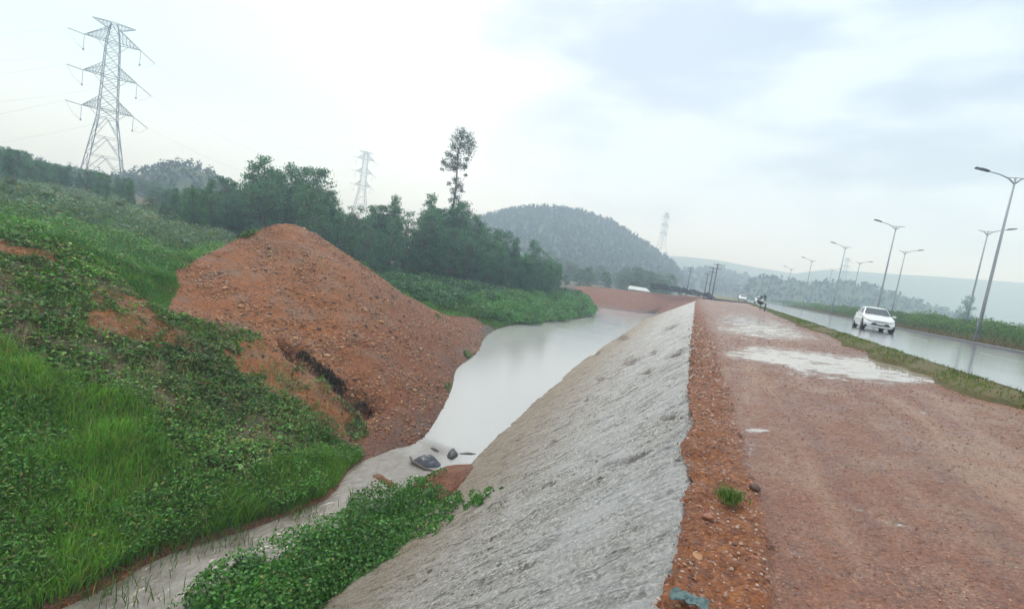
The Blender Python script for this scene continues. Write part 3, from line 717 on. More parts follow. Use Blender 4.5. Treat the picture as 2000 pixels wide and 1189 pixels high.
# --- grass on the crest left
G2 = [(-300, 330), (0, 390), (60, 410), (200, 445), (330, 500), (350, 560), (320, 620), (270, 575), (210, 520), (120, 480), (0, 455), (-300, 430)]
m2 = inpoly(fpx, fpy, G2) & (fr > 2.6) & (fr < 5.6)
m2 |= (fr > 3.9) & (fr < 5.05) & (fpx < 330) & (fpx > -900) & (fcen[:, 1] > 0)
grass_patch(m2, 130000, 'ridge_grass', 'long green grass spilling over the crest of the left bank', (.42), .018, (.075, .20, .045), .8, seed=231)
# --- green slope to the right of the mound and behind
m3 = (fr > 4.25) & (fr < 6.4) & (fpx > 680) & (fpx < 1160) & (fcen[:, 1] < 84)
m3 |= (fr > 1.1) & (fr < 4.5) & (fpx > 935) & (fpx < 1160) & (fcen[:, 1] < 80) & (fcen[:, 1] > 38)
grass_patch(m3, 90000, 'slope_grass', 'light green grass on the slope running down behind the red mound', .4, .05, (.085, .21, .04), .6, yellow=.05, seed=251)
def shrub_cloud(centres, radii, nper, lsize, base, name, label, cat='undergrowth', seed=0, m=M_LEAF, yellow=.02, kind='stuff', aspect=.5, shell=.75, flat=.75):
    ps = []; ns = []; sz = []; tn = []
    for c, r in zip(centres, radii):
        k = max(40, int(nper*r*r)); d = rng.normal(size=(k, 3)); d /= np.linalg.norm(d, axis=1)[:, None]; d[:, 2] = np.abs(d[:, 2])*1.0-.1
        q = r*(shell+(1-shell)*rng.random((k, 1)))*d*np.array([1, 1, flat])
        lump = 1+.35*fbm(np.asarray(c)+d*r, 1.6/r, 2, seed+3)
        ps.append(np.asarray(c)+q*lump[:, None]); ns.append(d+rng.normal(size=(k, 3))*.7); sz.append(lsize*rng.uniform(.6, 1.3, k))
        tb = np.array(base)*rng.uniform(.7, 1.3); tn.append(tints(k, tb, .35, .12, yellow))
    return tag(leaf_mesh(np.concatenate(ps), np.concatenate(ns), np.concatenate(sz), np.concatenate(tn), name, m, aspect=aspect), label, cat, kind=kind)
def gz(x, y):
    """height of the bank terrain near x, y"""
    d = (Gf[::3, 0]-x)**2+(Gf[::3, 1]-y)**2; return float(Gf[::3][d.argmin(), 2])
def scatter_ctr(mask, n, r0, r1, sink=.3):
    c = sample(mask, n); r = rng.uniform(r0, r1, n); c[:, 2] += -sink*r; return c, r
# vines on the far shore, right of the mound
m4 = (fr > 1.02) & (fr < 5.9) & (fpx > 925) & (fpx < 1158) & (fcen[:, 1] > 40) & (fcen[:, 1] < 82) & (fpy < 632)
c, r = scatter_ctr(m4, 260, .6, 1.5, -.15); shrub_cloud(c, r, 330, .24, (.08, .22, .045), 'vine_thicket', 'rounded bright green vine covered thicket on the far shore of the pool', seed=301, yellow=.03)
m5 = (fr > 5) & (fr < 6.5) & (fpx > 760) & (fpx < 1150) & (fcen[:, 1] < 90)
c, r = scatter_ctr(m5, 170, .8, 1.8, -.1); shrub_cloud(c, r, 170, .28, (.045, .13, .045), 'undergrowth', 'mid green scrub at the foot of the forest behind the red mound', seed=302)
# left scrub behind the bank crest
m6 = (fr > 4.9) & (fr < 6.3) & (fpx > -250) & (fpx < 440) & (fpd > 0)
c, r = scatter_ctr(m6, 330, .4, 1.5, -.05); r = np.where(rng.random(len(r)) < .3, r, r*.6)+.1; shrub_cloud(c, r, 330, .15, (.10, .23, .055), 'undergrowth', 'dense green scrub behind the grassy crest of the left bank', seed=303, yellow=.05)
m7 = (fr > 5.7) & (fr < 7.2) & (fpx > -250) & (fpx < 440) & (fpd > 0) & (fpd < 75)
m8 = (fr > 4.1) & (fr < 5.1) & (fpx > -250) & (fpx < 400) & (fpd > 0)
c, r = scatter_ctr(m8, 300, .18, .6, -.2); shrub_cloud(c, r, 700, .10, (.085, .21, .05), 'ridge_weeds', 'knee high leafy weeds mixed with grass along the left crest', seed=305, yellow=.06)
c, r = scatter_ctr(m7, 420, .7, 2.2, -.3); shrub_cloud(c, r, 110, .24, (.12, .20, .12), 'silvery_scrub', 'pale silvery green scrub below the hazy trees at the left', seed=304, yellow=.1)
# --- vines at the foot of the wall
TOEP = [(390, 1189), (450, 1150), (530, 1110), (600, 1080), (670, 1020), (740, 985), (800, 945), (845, 925), (880, 935), (890, 960), (940, 955), (1000, 940), (960, 975), (880, 1020), (800, 1060), (740, 1110), (620, 1189), (560, 1230), (380, 1230)]
cc_, rr2 = [], []
for i in range(2600):
    x = random.uniform(380, 1000); y = random.uniform(920, 1300)
    if not inpoly(np.array([x]), np.array([y]), TOEP)[0]: continue
    yb = Pz(x, y, WZ+.15); t = yb
    zs = WZ+.05; xt = float(xtoe(yb[1]))
    p = Pz(x, y, zs)
    if p[0] > xt:                         # over the wall: lie on its face
        lo, hi = 2.0, 40.0
        for _ in range(30):
            md = (lo+hi)/2; q = P(x, y, md); yq = q[1]; uq = (float(xtop(yq))-q[0])/(float(xtop(yq))-float(xtoe(yq))); zw = uq*WZ
            if q[2] > zw: lo = md
            else: hi = md
        p = P(x, y, lo)
    cc_.append(p); rr2.append(random.uniform(.14, .42))
    if len(cc_) > 420: break
cc_ = np.array(cc_); rr2 = np.array(rr2); big = rng.random(len(rr2)) < .16; rr2[big] *= 1.75
ppx_, ppy_, _ = proj(cc_); thin = np.clip((ppx_-760)/240, 0, .65); rr2 *= (1-thin); cc_[:, 2] += rr2*np.where(big, .05, -.3)
shrub_cloud(cc_, rr2, 1300, .07, (.07, .19, .035), 'vines', 'leafy green vines along the foot of the stone wall beside the stream', 'vines', seed=401, yellow=.03, aspect=.65)
# weeds behind camera side of toe and under
root = empty('shrub', Pz(485, 1125, WZ), label='small lone dark green shrub standing in the shallow muddy stream', cat='shrub')
nb = 1500; d = rng.normal(size=(nb, 3)); d /= np.linalg.norm(d, axis=1)[:, None]; d[:, 2] = np.abs(d[:, 2])
q = d*np.array([.34, .30, .34])*(.55+.5*rng.random((nb, 1)))
leaf_mesh(q, d+rng.normal(size=(nb, 3))*.6, rng.uniform(.04, .08, nb), tints(nb, (.035, .085, .035), .5), 'foliage', M_LEAF, root, aspect=.45)
mb = MB()
for k in range(9):
    a = k*.7; mb.tube([(0, 0, -.1), (.1*math.cos(a), .1*math.sin(a), .12), (.24*math.cos(a), .24*math.sin(a), .28)], [.012, .009, .004], 5)
mb.build('stem', M_BARK, root)
# sparse reeds in the stream
pts = []
for (x, y, s, k) in [(200, 1170, 60, 120), (620, 1060, 26, 60), (150, 1120, 60, 200), (230, 1080, 70, 260), (330, 1065, 50, 160), (700, 975, 18, 40), (440, 1050, 50, 120), (590, 1005, 30, 90)]:
    for _ in range(k): pts.append(Pz(x+random.gauss(0, s), y+random.gauss(0, s*.28), WZ-.02))
pts = np.array(pts); n = len(pts)
tag(blade_mesh(pts, rng.uniform(.12, .4, n), .014, tints(n, (.06, .13, .03), .4, .1, .1), 'reeds', M_GRASS, .8), 'thin green reeds standing in the shallow margin of the stream', 'reeds', kind='stuff')
# --- verge grass
VG = VERGE.reshape(-1, 3); k = rng.integers(0, len(VG), 60000); p = VG[k]+rng.normal(size=(60000, 3))*np.array([.08, .12, 0]); p[:, 2] -= .01
p = p[(p[:, 1] > 4) & dens_pick(p, .8, -.25, 501, .5) & (p[:, 0] < 4.75)]; n = len(p)
tn = tints(n, (.10, .15, .035), .45, .12, .12)*(1+.5*fbm(p, .4, 3, 502))[:, None]
tag(blade_mesh(p, .07*rng.uniform(.4, 1.3, n), .016, np.clip(tn, .01, 1), 'verge_grass', M_GRASS, .8), 'short yellow green grass along the near edge of the wet road', 'grass', kind='stuff')
# --- median vegetation
pts = []
nm = 90000; y = 14+(rng.random(nm)**1.6)*150; x = rng.uniform(16.2, 36, nm)
z = np.interp(x, [15.9, 17.5, 21, 26, 36, 60], [RZ+.17, 1.0, 1.25, 1.1, .9, 0])
p = np.stack([x, y, z], 1); n = nm
dn = np.clip((17.9-x+.8*fbm(p, .3, 3, 7))/1.2, 0, 1)[:, None]; tn = tints(n, (.07, .12, .03), .4, .12, .1)*(1-dn)+tints(n, (.17, .11, .06), .35, .1)*dn
tag(blade_mesh(p, rng.uniform(.3, .9, n)*(1-.5*dn[:, 0]), .05, tn, 'median_grass', M_GRASS, .5), 'rough green and brown grass in the median beyond the kerb', 'grass', kind='stuff')
c = []; r = []
for i in range(560):
    y = 16+(random.random()**1.5)*190; x = random.uniform(18.2, 34); rad_ = random.uniform(.6, 1.35)
    c.append((x, y, 1.1+rad_*.75+.35*(x-18)/16)); r.append(rad_)
shrub_cloud(c, r, 330, .16, (.10, .19, .045), 'hedge', 'long band of green and yellowish shrubs in the median behind the kerb', seed=601, yellow=.08)
c = []; r = []
for i in range(260):
    y = 60+random.random()*330; x = random.uniform(30, 75); rad_ = random.uniform(1.2, 2.4); c.append((x, y, .2+rad_*.35)); r.append(rad_)
shrub_cloud(c, r, 26, .5, (.05, .10, .04), 'distant_scrub', 'hazy green scrub beyond the second row of lamps', seed=602)

# ------------------------------------------------------------------ trees
def tube_pts(a, b, k, wob):
    a = np.array(a, float); b = np.array(b, float)
    return [tuple(a+(b-a)*t+(rng.normal(size=3)*wob*math.sin(math.pi*t))) for t in np.linspace(0, 1, k)]
def make_tree(name, H, W, nclump, nleaf, lsize, base, trunk_r=.13, low=.2, kind='round', seed=0):
    root = empty(name)
    mb = MB(); tr = tube_pts((0, 0, -.6), (rng.normal()*.3, rng.normal()*.3, H*.88), 7, .12)
    mb.tube(tr, list(np.linspace(trunk_r, trunk_r*.25, 7)), 6)
    cs = []
    for i in range(nclump):
        t = rng.uniform(low, 1); 
        if kind == 'cone': rad_ = W*(1-t)**.7*.9+.25
        elif kind == 'column': rad_ = W*(.6+.4*math.sin(t*7+seed))*(1-.5*t)
        else: rad_ = W*math.sqrt(max(.05, 1-((t-low-.42*(1-low))/(.62*(1-low)))**2))
        a = rng.uniform(0, 2*math.pi); rr_ = rad_*math.sqrt(rng.uniform(.1, 1))
        k = min(5, int(t*6)); bp = np.array(tr[k]); c = np.array([bp[0]+rr_*math.cos(a), bp[1]+rr_*math.sin(a), H*t*.97])
        cs.append((c, rng.uniform(.35, .8)*W*.42))
        if rr_ > .3*W: mb.tube([tuple(np.array([bp[0], bp[1], min(c[2]-.1, H*t*.8)])), tuple((c+bp)/2*np.array([1, 1, 0])+np.array([0, 0, c[2]*.93])), tuple(c)], [trunk_r*.4, trunk_r*.25, trunk_r*.1], 4, False)
    mb.build('trunk', M_BARK, root, True)
    ps, ns, sz, tn = [], [], [], []
    for c, r in cs:
        k = nleaf; d = rng.normal(size=(k, 3)); d /= np.linalg.norm(d, axis=1)[:, None]
        ps.append(c+np.clip(rng.normal(size=(k, 3)), -1.9, 1.9)*r*.62*np.array([1, 1, .8])); ns.append(d+rng.normal(size=(k, 3))*.8+np.array([0, 0, .4])); sz.append(lsize*rng.uniform(.5, 1.4, k))
        tn.append(tints(k, np.array(base)*rng.uniform(.65, 1.4), .3, .12))
    leaf_mesh(np.concatenate(ps), np.concatenate(ns), np.concatenate(sz), np.concatenate(tn), 'crown', M_LEAF, root, aspect=.6)
    root['H'] = H; return root
protos = [make_tree('tree', 12, 2.4, 70, 95, .27, (.065, .165, .085), .14, .04, 'round', 1),
          make_tree('tree', 12, 2.1, 70, 90, .26, (.075, .18, .085), .13, .04, 'cone', 2),
          make_tree('tree', 12, 2.9, 76, 100, .28, (.06, .15, .08), .16, .06, 'round', 3),
          make_tree('tree', 12, 1.8, 56, 80, .25, (.085, .195, .085), .12, .04, 'column', 4),
          make_tree('tree', 12, 2.6, 44, 60, .27, (.07, .16, .085), .13, .22, 'round', 5)]
protos += [make_tree('tree', 12, 2.7, 60, 80, .34, (.10, .16, .05), .15, .03, 'round', 6), make_tree('tree', 12, 2.4, 60, 80, .34, (.075, .14, .06), .15, .03, 'round', 7)]
used = [False]*7
def put_tree(k, loc, H, group, label, sxy=1.0):
    if used[k]: o = copy_tree(protos[k])
    else: o = protos[k]; used[k] = True
    s = H/12.0; o.location = loc; o.scale = (s*sxy, s*sxy, s); o.rotation_euler = (0, 0, random.uniform(0, 6.28))
    tag(o, label, 'tree', group); return o
def at_depth(px_, py_, d, zg):
    """tree standing on zg whose top reaches the pixel height py_"""
    q = P(px_, py_, d); return q[0], q[1], q[2]-zg
FT = [(385, 372), (420, 352), (450, 345), (490, 342), (520, 306), (545, 325), (570, 322), (605, 320), (628, 365), (660, 388), (700, 398), (740, 396), (765, 382), (800, 408), (838, 378), (870, 402), (905, 395), (930, 420), (960, 440), (990, 447), (1015, 465), (1045, 470), (1068, 488), (1080, 520)]
GRP = 'trees of the dark forest behind the mound'
LB = 'dark green tree in the hazy forest band between the red mound and the sky'
for (x, y) in FT:
    d = np.interp(x, [385, 700, 1080], [62, 68, 80])+random.uniform(-3, 3)
    q = P(x, y, d); zg = gz(q[0], q[1]); 
    put_tree(random.choice([1, 0, 2, 0, 4]), (q[0], q[1], zg-.2), q[2]-zg+.2, GRP, LB, 1.0)
for i in range(135):
    x = random.uniform(372, 1082); d = np.interp(x, [385, 700, 1080], [58, 62, 74])+random.uniform(-8, 22)
    y = np.interp(x, [a for a, b in FT], [b for a, b in FT])+random.uniform(14, 75)
    q = P(x, y, d); zg = gz(q[0], q[1]); H = max(5.5, q[2]-zg+.2)
    put_tree(random.choice([0, 1, 2, 0, 2, 4]), (q[0], q[1], zg-.2), H, GRP, LB, random.uniform(.85, 1.25))
# left hazy tree line
LT = [(-60, 270), (0, 285), (25, 290), (50, 292), (80, 312), (120, 320), (160, 330), (200, 338), (250, 352), (300, 362), (350, 366), (400, 366), (430, 368)]
for i in range(95):
    x = random.uniform(-120, 440); d = random.uniform(62, 150)
    y = np.interp(x, [a for a, b in LT], [b for a, b in LT])+random.uniform(0, 1)*(8 if i % 2 else 40)
    q = P(x, y, d); zg = gz(q[0], q[1])-.2; H = float(np.clip(q[2]-zg, 5, 12))
    put_tree(random.choice([0, 1, 2, 3, 4]), (q[0], q[1], zg), H, 'hazy trees of the left hillside', 'hazy blue green tree on the rising ground at the far left below the pylon', 1.2)
# dark clump at the far left edge in front
for (x, y, d) in [(15, 345, 42), (60, 372, 40), (-30, 335, 44), (110, 372, 52), (150, 385, 46), (205, 378, 58), (240, 392, 50), (290, 385, 62), (330, 400, 52), (370, 392, 60), (400, 402, 50), (420, 380, 60), (180, 366, 66), (260, 372, 70), (345, 378, 72), (95, 392, 36)]:
    q = P(x, y, d); zg = gz(q[0], q[1]); put_tree(random.choice([5, 6, 3]), (q[0], q[1], zg-.2), float(np.clip(q[2]-zg+.2, 2.2, 6)), 'small trees in the left scrub', 'small leafy tree rising from the scrub between the left bank and the pylon', 1.3)
# trees at the foot of the wooded hill
for i in range(60):
    x = random.uniform(1080, 1330); d = random.uniform(135, 230); y = np.interp(x, [1080, 1110, 1170, 1230, 1290, 1330], [492, 508, 512, 515, 520, 545])+random.uniform(0, 34)
    q = P(x, y, d); H = float(np.clip(q[2]+2.2, 4, 13))
    put_tree(random.choice([5, 5, 6, 6, 2]), (q[0], q[1], q[2]-H), H, 'trees at the foot of the hill', 'grey green tree in the row below the round wooded hill', 1.35)
q = P(785+93, 330, 60)
# trees in the right background
for (x, y, d) in [(1895, 578, 150)]:
    q = P(x, y, d); put_tree(random.choice([0, 1]), (q[0], q[1], -1), q[2]+1, 'small trees beyond the lamps at the right', 'small dark tree beyond the median behind the lamp posts', .8)
# tall eucalyptus
root = empty('eucalyptus_tree', label='very tall slender eucalyptus with bare stem sections towering over the forest', cat='tree')
gx = P(893, 470, 78); base_ = np.array([gx[0], gx[1], gz(gx[0], gx[1])-.3]); root.location = base_
def rel(x, y, dd=0): return P(x, y, 78+dd)-base_
stem = [np.zeros(3), rel(884, 450), rel(884, 410), rel(890, 370), rel(893, 330), rel(895, 300), rel(901, 270), rel(905, 250)]
mb = MB(); mb.tube([tuple(s) for s in stem], [.24, .2, .18, .15, .12, .09, .06, .03], 8)
cl = [(903, 258, 1.1), (893, 268, 1.2), (914, 266, 1.2), (921, 280, 1.1), (904, 282, 1.4), (916, 296, 1.0), (886, 286, .8), (876, 300, .8), (890, 306, 1.3), (868, 316, .8), (878, 322, 1.1), (893, 320, 1.0), (908, 324, .8), (864, 330, .4), (888, 330, .6), (890, 350, .8), (877, 358, .45), (897, 362, .9), (886, 372, .7), (902, 372, .5), (880, 390, .5), (892, 385, .8), (886, 400, .6), (898, 398, .8), (910, 400, 1.0), (903, 412, 1.3), (918, 415, .9), (908, 425, 1.6), (895, 425, .9), (910, 342, .3), (912, 310, .7)]
ps, ns, sz, tn = [], [], [], []
for (x, y, r) in cl:
    c = rel(x, y, rng.uniform(-1.5, 1.5)); j = min(range(8), key=lambda j: abs(stem[j][2]-(c[2]-1.2)))
    mb.tube([tuple(stem[j]), tuple((stem[j]+c)/2+np.array([0, 0, -.25])), tuple(c)], [.06, .04, .015], 5, False)
    k = int(210*r*r)+30; d = rng.normal(size=(k, 3)); d /= np.linalg.norm(d, axis=1)[:, None]
    ps.append(c+np.clip(rng.normal(size=(k, 3)), -2.2, 2.2)*r*.43*np.array([1, 1, .85])-np.array([0, 0, .15*r])); ns.append(d+rng.normal(size=(k, 3))); sz.append(rng.uniform(.16, .36, k)); tn.append(tints(k, (.03, .065, .04), .4))
mb.build('trunk', M_BARK, root, True)
leaf_mesh(np.concatenate(ps), np.concatenate(ns), np.concatenate(sz), np.concatenate(tn), 'crown', M_LEAF, root, aspect=.45)
# forest on the far hills: too many to count
def hill_forest(V, n, size, hgt, label, base=(.03, .055, .03), lo=0, per=20):
    F_ = grid_faces(*V.shape[:2]); Vf = V.reshape(-1, 3); a, b, c, d = (Vf[F_[:, i]] for i in range(4))
    ar = np.linalg.norm(np.cross(c-a, d-b), axis=1); k = rng.choice(len(F_), n, p=ar/ar.sum()); u, v = rng.random((2, n, 1))
    p = (a[k]*(1-u)+b[k]*u)*(1-v)+(d[k]*(1-u)+c[k]*u)*v; p = p[p[:, 2] > lo]; n = len(p)
    hs = hgt*rng.uniform(.5, 1.25, n); dd = rng.normal(size=(n, per, 3)); dd /= np.linalg.norm(dd, axis=2)[..., None]
    q = p[:, None]+dd*np.stack([hs*.3, hs*.3, hs*.5], 1)[:, None]*(rng.random((n, per, 1))**.4)+np.stack([0*hs, 0*hs, hs*.5], 1)[:, None]
    t = np.repeat(tints(n, base, .35, .12), per, 0)
    return tag(leaf_mesh(q.reshape(-1, 3), (dd+rng.normal(size=dd.shape)*.5).reshape(-1, 3), size*rng.uniform(.6, 1.3, n*per), t, 'hill_forest', M_LEAF, aspect=.8), label, 'forest', kind='stuff')
hill_forest(h_main, 9000, 1.35, 4.2, 'dense forest covering the round hill beyond the water', lo=0)
hill_forest(h_left, 2600, 1.0, 4.0, 'hazy forest on the low left hills behind the big pylon', lo=2)
hill_forest(h_grove, 1300, 1.1, 3.5, 'dark hazy grove on the low rise right of the road', lo=-1)
hill_forest(h_mid, 700, 4.5, 9, 'blue hazy woods on the distant low hill above the road', lo=0)

# ------------------------------------------------------------------ gravel and stones
ico = bmesh.new(); bmesh.ops.create_icosphere(ico, subdivisions=1, radius=1); IV = np.array([v.co[:] for v in ico.verts]); IF = np.array([[v.index for v in f.verts] for f in ico.faces]); ico.free()
def stones(p, size, tint, name, label, cat='gravel', kind='stuff', flat=.7):
    n = len(p); s = np.asarray(size).reshape(-1, 1, 1)
    q = rng.normal(size=(n, 3, 3)); q, _ = np.linalg.qr(q); sc = rng.uniform(.6, 1.2, (n, 1, 3))*np.array([1, 1, flat])
    V = np.einsum('nij,vj->nvi', q, IV)*(1+rng.uniform(-.22, .22, (n, 12, 1)))*sc*s+p[:, None]
    Fc = (IF[None]+(np.arange(n)*12)[:, None, None]).reshape(-1, 3)
    return tag(mesh_np(name, V.reshape(-1, 3), Fc, M_ROCK, None, False, {'tint': np.repeat(tint, 12, 0)}), label, cat, kind=kind)
def rtint(n, pal):
    pal = np.array(pal); return pal[rng.integers(0, len(pal), n)]*(1+rng.uniform(-.25, .25, (n, 1)))
ORP = [(.30, .115, .04), (.23, .085, .03), (.34, .15, .06), (.15, .06, .028), (.40, .23, .12), (.08, .036, .02)]
onmf = onm.reshape(-1)[f_[:, 0]]
p = sample(onmf & (fr > 1.0) & (fr < 4.6), 42000); p = p[dens_pick(p, .8, -.35, 700, .6)]
stones(p, rng.uniform(.018, .06, len(p))*(1+(rng.random(len(p)) < .03)*1.2), rtint(len(p), ORP), 'mound_gravel', 'loose orange and brown gravel covering the red mound')
k = rng.integers(0, PV.shape[0]*PV.shape[1], 110000); p = PV.reshape(-1, 3)[k]+rng.normal(size=(110000, 3))*np.array([.02, .02, 0]); st_ = strip.reshape(-1)[k]; pu_ = pud.reshape(-1)[k]
kp = (rng.random(110000) < np.where(st_ > .5, .6, .32)) & (p[:, 1] > 1.8) & (p[:, 1] < 40) & (pu_ < .3); p = p[kp]; st_ = st_[kp]
sz = rng.uniform(.004, .012, len(p))*(1+(st_ > .5)*rng.uniform(0, 1.3, len(p)))*np.clip(p[:, 1]/7, .7, 2.2)
stones(p, sz, rtint(len(p), [(.30, .13, .08), (.22, .10, .07), (.40, .25, .18), (.45, .34, .28), (.15, .08, .06), (.38, .18, .10)]), 'platform_gravel', 'fine red and grey gravel scattered over the dirt platform')
def ground_pt(x, y, z0=.1): return Pz(x, y, z0)
def rock(name, p, s, tint, label, cat='stone', sc=(1, 1, .6), group=None, mseed=0):
    ic = bmesh.new(); bmesh.ops.create_icosphere(ic, subdivisions=3, radius=1); V = np.array([v.co[:] for v in ic.verts]); Fc = np.array([[v.index for v in f.verts] for f in ic.faces]); ic.free()
    V = V*(1+.55*fbm(V+mseed*7.3, 1.0, 4, 9, .6))[:, None]*np.array(sc)*s
    o = mesh_np(name, V, Fc, M_ROCK, None, True, {'tint': np.tile(np.array(tint), (len(V), 1))*(1+.3*fbm(V/s, 3, 3, 4))[:, None]})
    o.location = p; o.rotation_euler = (0, 0, mseed); return tag(o, label, cat, group)
rock('stone', ground_pt(1363, 843, .03), .085, (.40, .17, .06), 'orange flat stone on the soil strip halfway along the wall edge', sc=(1, .7, .35), mseed=1)
rock('stone', ground_pt(1362, 1087, .03), .06, (.42, .21, .08), 'yellowish orange stone on the soil strip near the bottom of the picture', sc=(1.1, .7, .4), mseed=2)
rock('stone', ground_pt(1474, 952, .10), .045, (.10, .05, .04), 'dark red brown clod beside the grass tuft at the strip edge', sc=(1, .9, .8), mseed=3)
rock('stone', ground_pt(1385, 1010, .08), .035, (.30, .12, .07), 'small red clod on the strip just in front of the grass tuft', mseed=4)
for (x, y) in ((1530, 688), (1570, 702)): rock('stone', ground_pt(x, y, .22), .07, (.14, .12, .12), 'dark stone sticking out of the white puddle %s' % ('at its left side' if x < 1550 else 'nearer its middle'), mseed=x)
o = stones(np.array([Pz(1350+random.gauss(0, 18), 1172+random.gauss(0, 5), .08) for _ in range(1)]), [.001], rtint(1, ORP), 'grit', 'grit') if False else None
# turquoise cloth scrap
cx, cy = np.meshgrid(np.linspace(-1, 1, 26), np.linspace(-1, 1, 16)); CV = np.stack([cx*.085, cy*.045, 0*cx], -1)
CV[..., :2] *= (1+.5*fbm(CV*12, 1.3, 3, 44))[..., None]; CV[..., 2] = -.012+.05*np.abs(fbm(np.stack([cx*1.3, cy*1.1, 0*cx], -1), 2.2, 4, 6)); CV[..., 1] += .03*(1-cx**2)+.012*fbm(np.stack([cx, cy, 0*cx], -1), 1.5, 2, 3)
o = mesh_np('cloth_scrap', CV.reshape(-1, 3), grid_faces(16, 26), simple('turquoise_cloth', (.11, .17, .17), .8, 0, .8, 60)); o.location = ground_pt(1345, 1172, .10)
sm_ = o.modifiers.new('s', 'SOLIDIFY'); sm_.thickness = .003
tag(o, 'crumpled turquoise scrap half buried at the wall edge, bottom of the picture', 'scrap')
# grass tuft on the strip
tp = ground_pt(1425, 975, .08); n = 420
pp = tp+rng.normal(size=(n, 3))*np.array([.045, .05, 0]); o = blade_mesh(pp-tp, rng.uniform(.04, .12, n), .006, tints(n, (.09, .17, .04), .4, .1, .15), 'grass_tuft', M_GRASS, 1.1)
o.location = tp; tag(o, 'small green grass tuft growing on the red soil strip by the wall edge', 'grass tuft')
# tiny tufts on the crest of the wall
# dark roots and dead weeds in the gully
pts = []
for k_ in range(5200):
    t = random.random(); x = np.interp(t, [0, .25, .5, .75, 1], gp[:, 0])+random.gauss(0, 8+6*t); y = np.interp(t, [0, .25, .5, .75, 1], gp[:, 1])+random.gauss(0, 7); pts.append((x, y))
pts = np.array(pts); msk = (fr > 1) & (fr < 4.2) & (segdist(fpx+14*fbm(fcen, 1.2, 3, 61), fpy+14*fbm(fcen, 1.2, 3, 62), gp) < 5+11*np.clip((fpy-665)/120, 0, 1))
p = sample(msk, 5200); p = p[dens_pick(p, 1.8, -.05, 811, .4)]; n = len(p)
tag(blade_mesh(p, rng.uniform(.04, .18, n), .022, tints(n, (.06, .045, .035), .7, .15), 'dead_weeds', M_GRASS, 1.0), 'dark dead weeds and roots in the diagonal gully of the red mound', 'weeds', kind='stuff')
# debris at the little dam
M_DARK = simple('dark_plastic', (.05, .055, .075), .35, 0, .5, 9)
def sheet(name, c, sx_, sy_, hz, label, cat, seed, m=M_DARK, rz=0):
    a, b = np.meshgrid(np.linspace(-1, 1, 22), np.linspace(-1, 1, 18)); V = np.stack([a*sx_, b*sy_, 0*a], -1)
    V[..., 2] = hz*(1-np.clip(a*a+b*b, 0, 1))*(.6+.9*np.abs(fbm(V*np.array([1, 1, 0])/sx_, 1.6, 3, seed)))-.03
    V[..., :2] *= (1+.25*fbm(V/sx_+3, 1.4, 2, seed))[..., None]
    o = mesh_np(name, V.reshape(-1, 3), grid_faces(18, 22), m); o.location = c; o.rotation_euler = (0, 0, rz); s_ = o.modifiers.new('s', 'SOLIDIFY'); s_.thickness = .012
    return tag(o, label, cat)
sheet('plastic_sheet', Pz(833, 904, WZ), .46, .30, .34, 'crumpled dark blue plastic sheet at the little dam across the stream', 'plastic sheet', 3, rz=.4)
rock('stone', Pz(884, 888, WZ), .26, (.07, .065, .07), 'dark wedge shaped rock breaking the water above the little dam', sc=(1.3, .55, .6), mseed=5)
rock('stone', Pz(850, 879, WZ), .12, (.06, .06, .07), 'small dark rock in the pool just left of the wedge shaped rock', sc=(1.5, .6, .45), mseed=6)
rock('stone', Pz(915, 886, WZ), .12, (.08, .075, .07), 'thin dark rock at the pool edge close to the stone wall', sc=(2.0, .5, .3), mseed=7)
mb = MB(); a = Pz(800, 898, WZ); b = Pz(812, 910, WZ)
mb.tube([tuple(a+np.array([0, 0, .10])), tuple((a+b)/2+np.array([0, 0, .04])), tuple(b+np.array([.3, 0, .02])), tuple(b+np.array([.7, .15, -.02]))], [.03, .045, .04, .02], 7)
tag(mb.build('driftwood', M_BARK, None, True), 'short dark driftwood branch lying in the water left of the plastic sheet', 'driftwood')
# silt bars
def bar(pts_, label, tone_, hz=.16, name='silt_bar'):
    c = np.mean([Pz(x, y, WZ) for x, y in pts_], 0); P_ = np.array([Pz(x, y, WZ) for x, y in pts_]); n = len(P_); V = [np.array([*c[:2], WZ+hz])]
    K = 10; M_ = 48; ang = np.linspace(0, n, M_, endpoint=False); ring = np.array([P_[int(a) % n]*(1-a % 1)+P_[(int(a)+1) % n]*(a % 1) for a in ang])
    for k in range(1, K+1):
        t = k/K; r_ = c+(ring-c)*t*1.05; r_[:, 2] = WZ+hz*(1-t**2)-.06*t; V += list(r_)
    V = np.array(V); V[:, 2] += .05*fbm(V, 2.5, 4, 9)
    F4 = [[1+(k-1)*M_+j, 1+k*M_+j, 1+k*M_+(j+1) % M_, 1+(k-1)*M_+(j+1) % M_] for k in range(1, K) for j in range(M_)]; F3 = [[0, 1+j, 1+(j+1) % M_] for j in range(M_)]
    o = mesh_np(name, V, [np.array(F4), np.array(F3)], M_BANK, attrs={'veg': np.zeros(len(V)), 'tone': np.full(len(V), tone_), 'wet': np.full(len(V), .35)}); return tag(o, kind='structure')
bar([(800, 945), (850, 915), (890, 905), (945, 905), (935, 940), (900, 965), (880, 1010), (850, 1010), (840, 960)], 'bar', .8, .28)
bar([(722, 928), (735, 916), (748, 926), (762, 940), (785, 950), (770, 953), (748, 946), (735, 936)], 'bar', .2, .05)
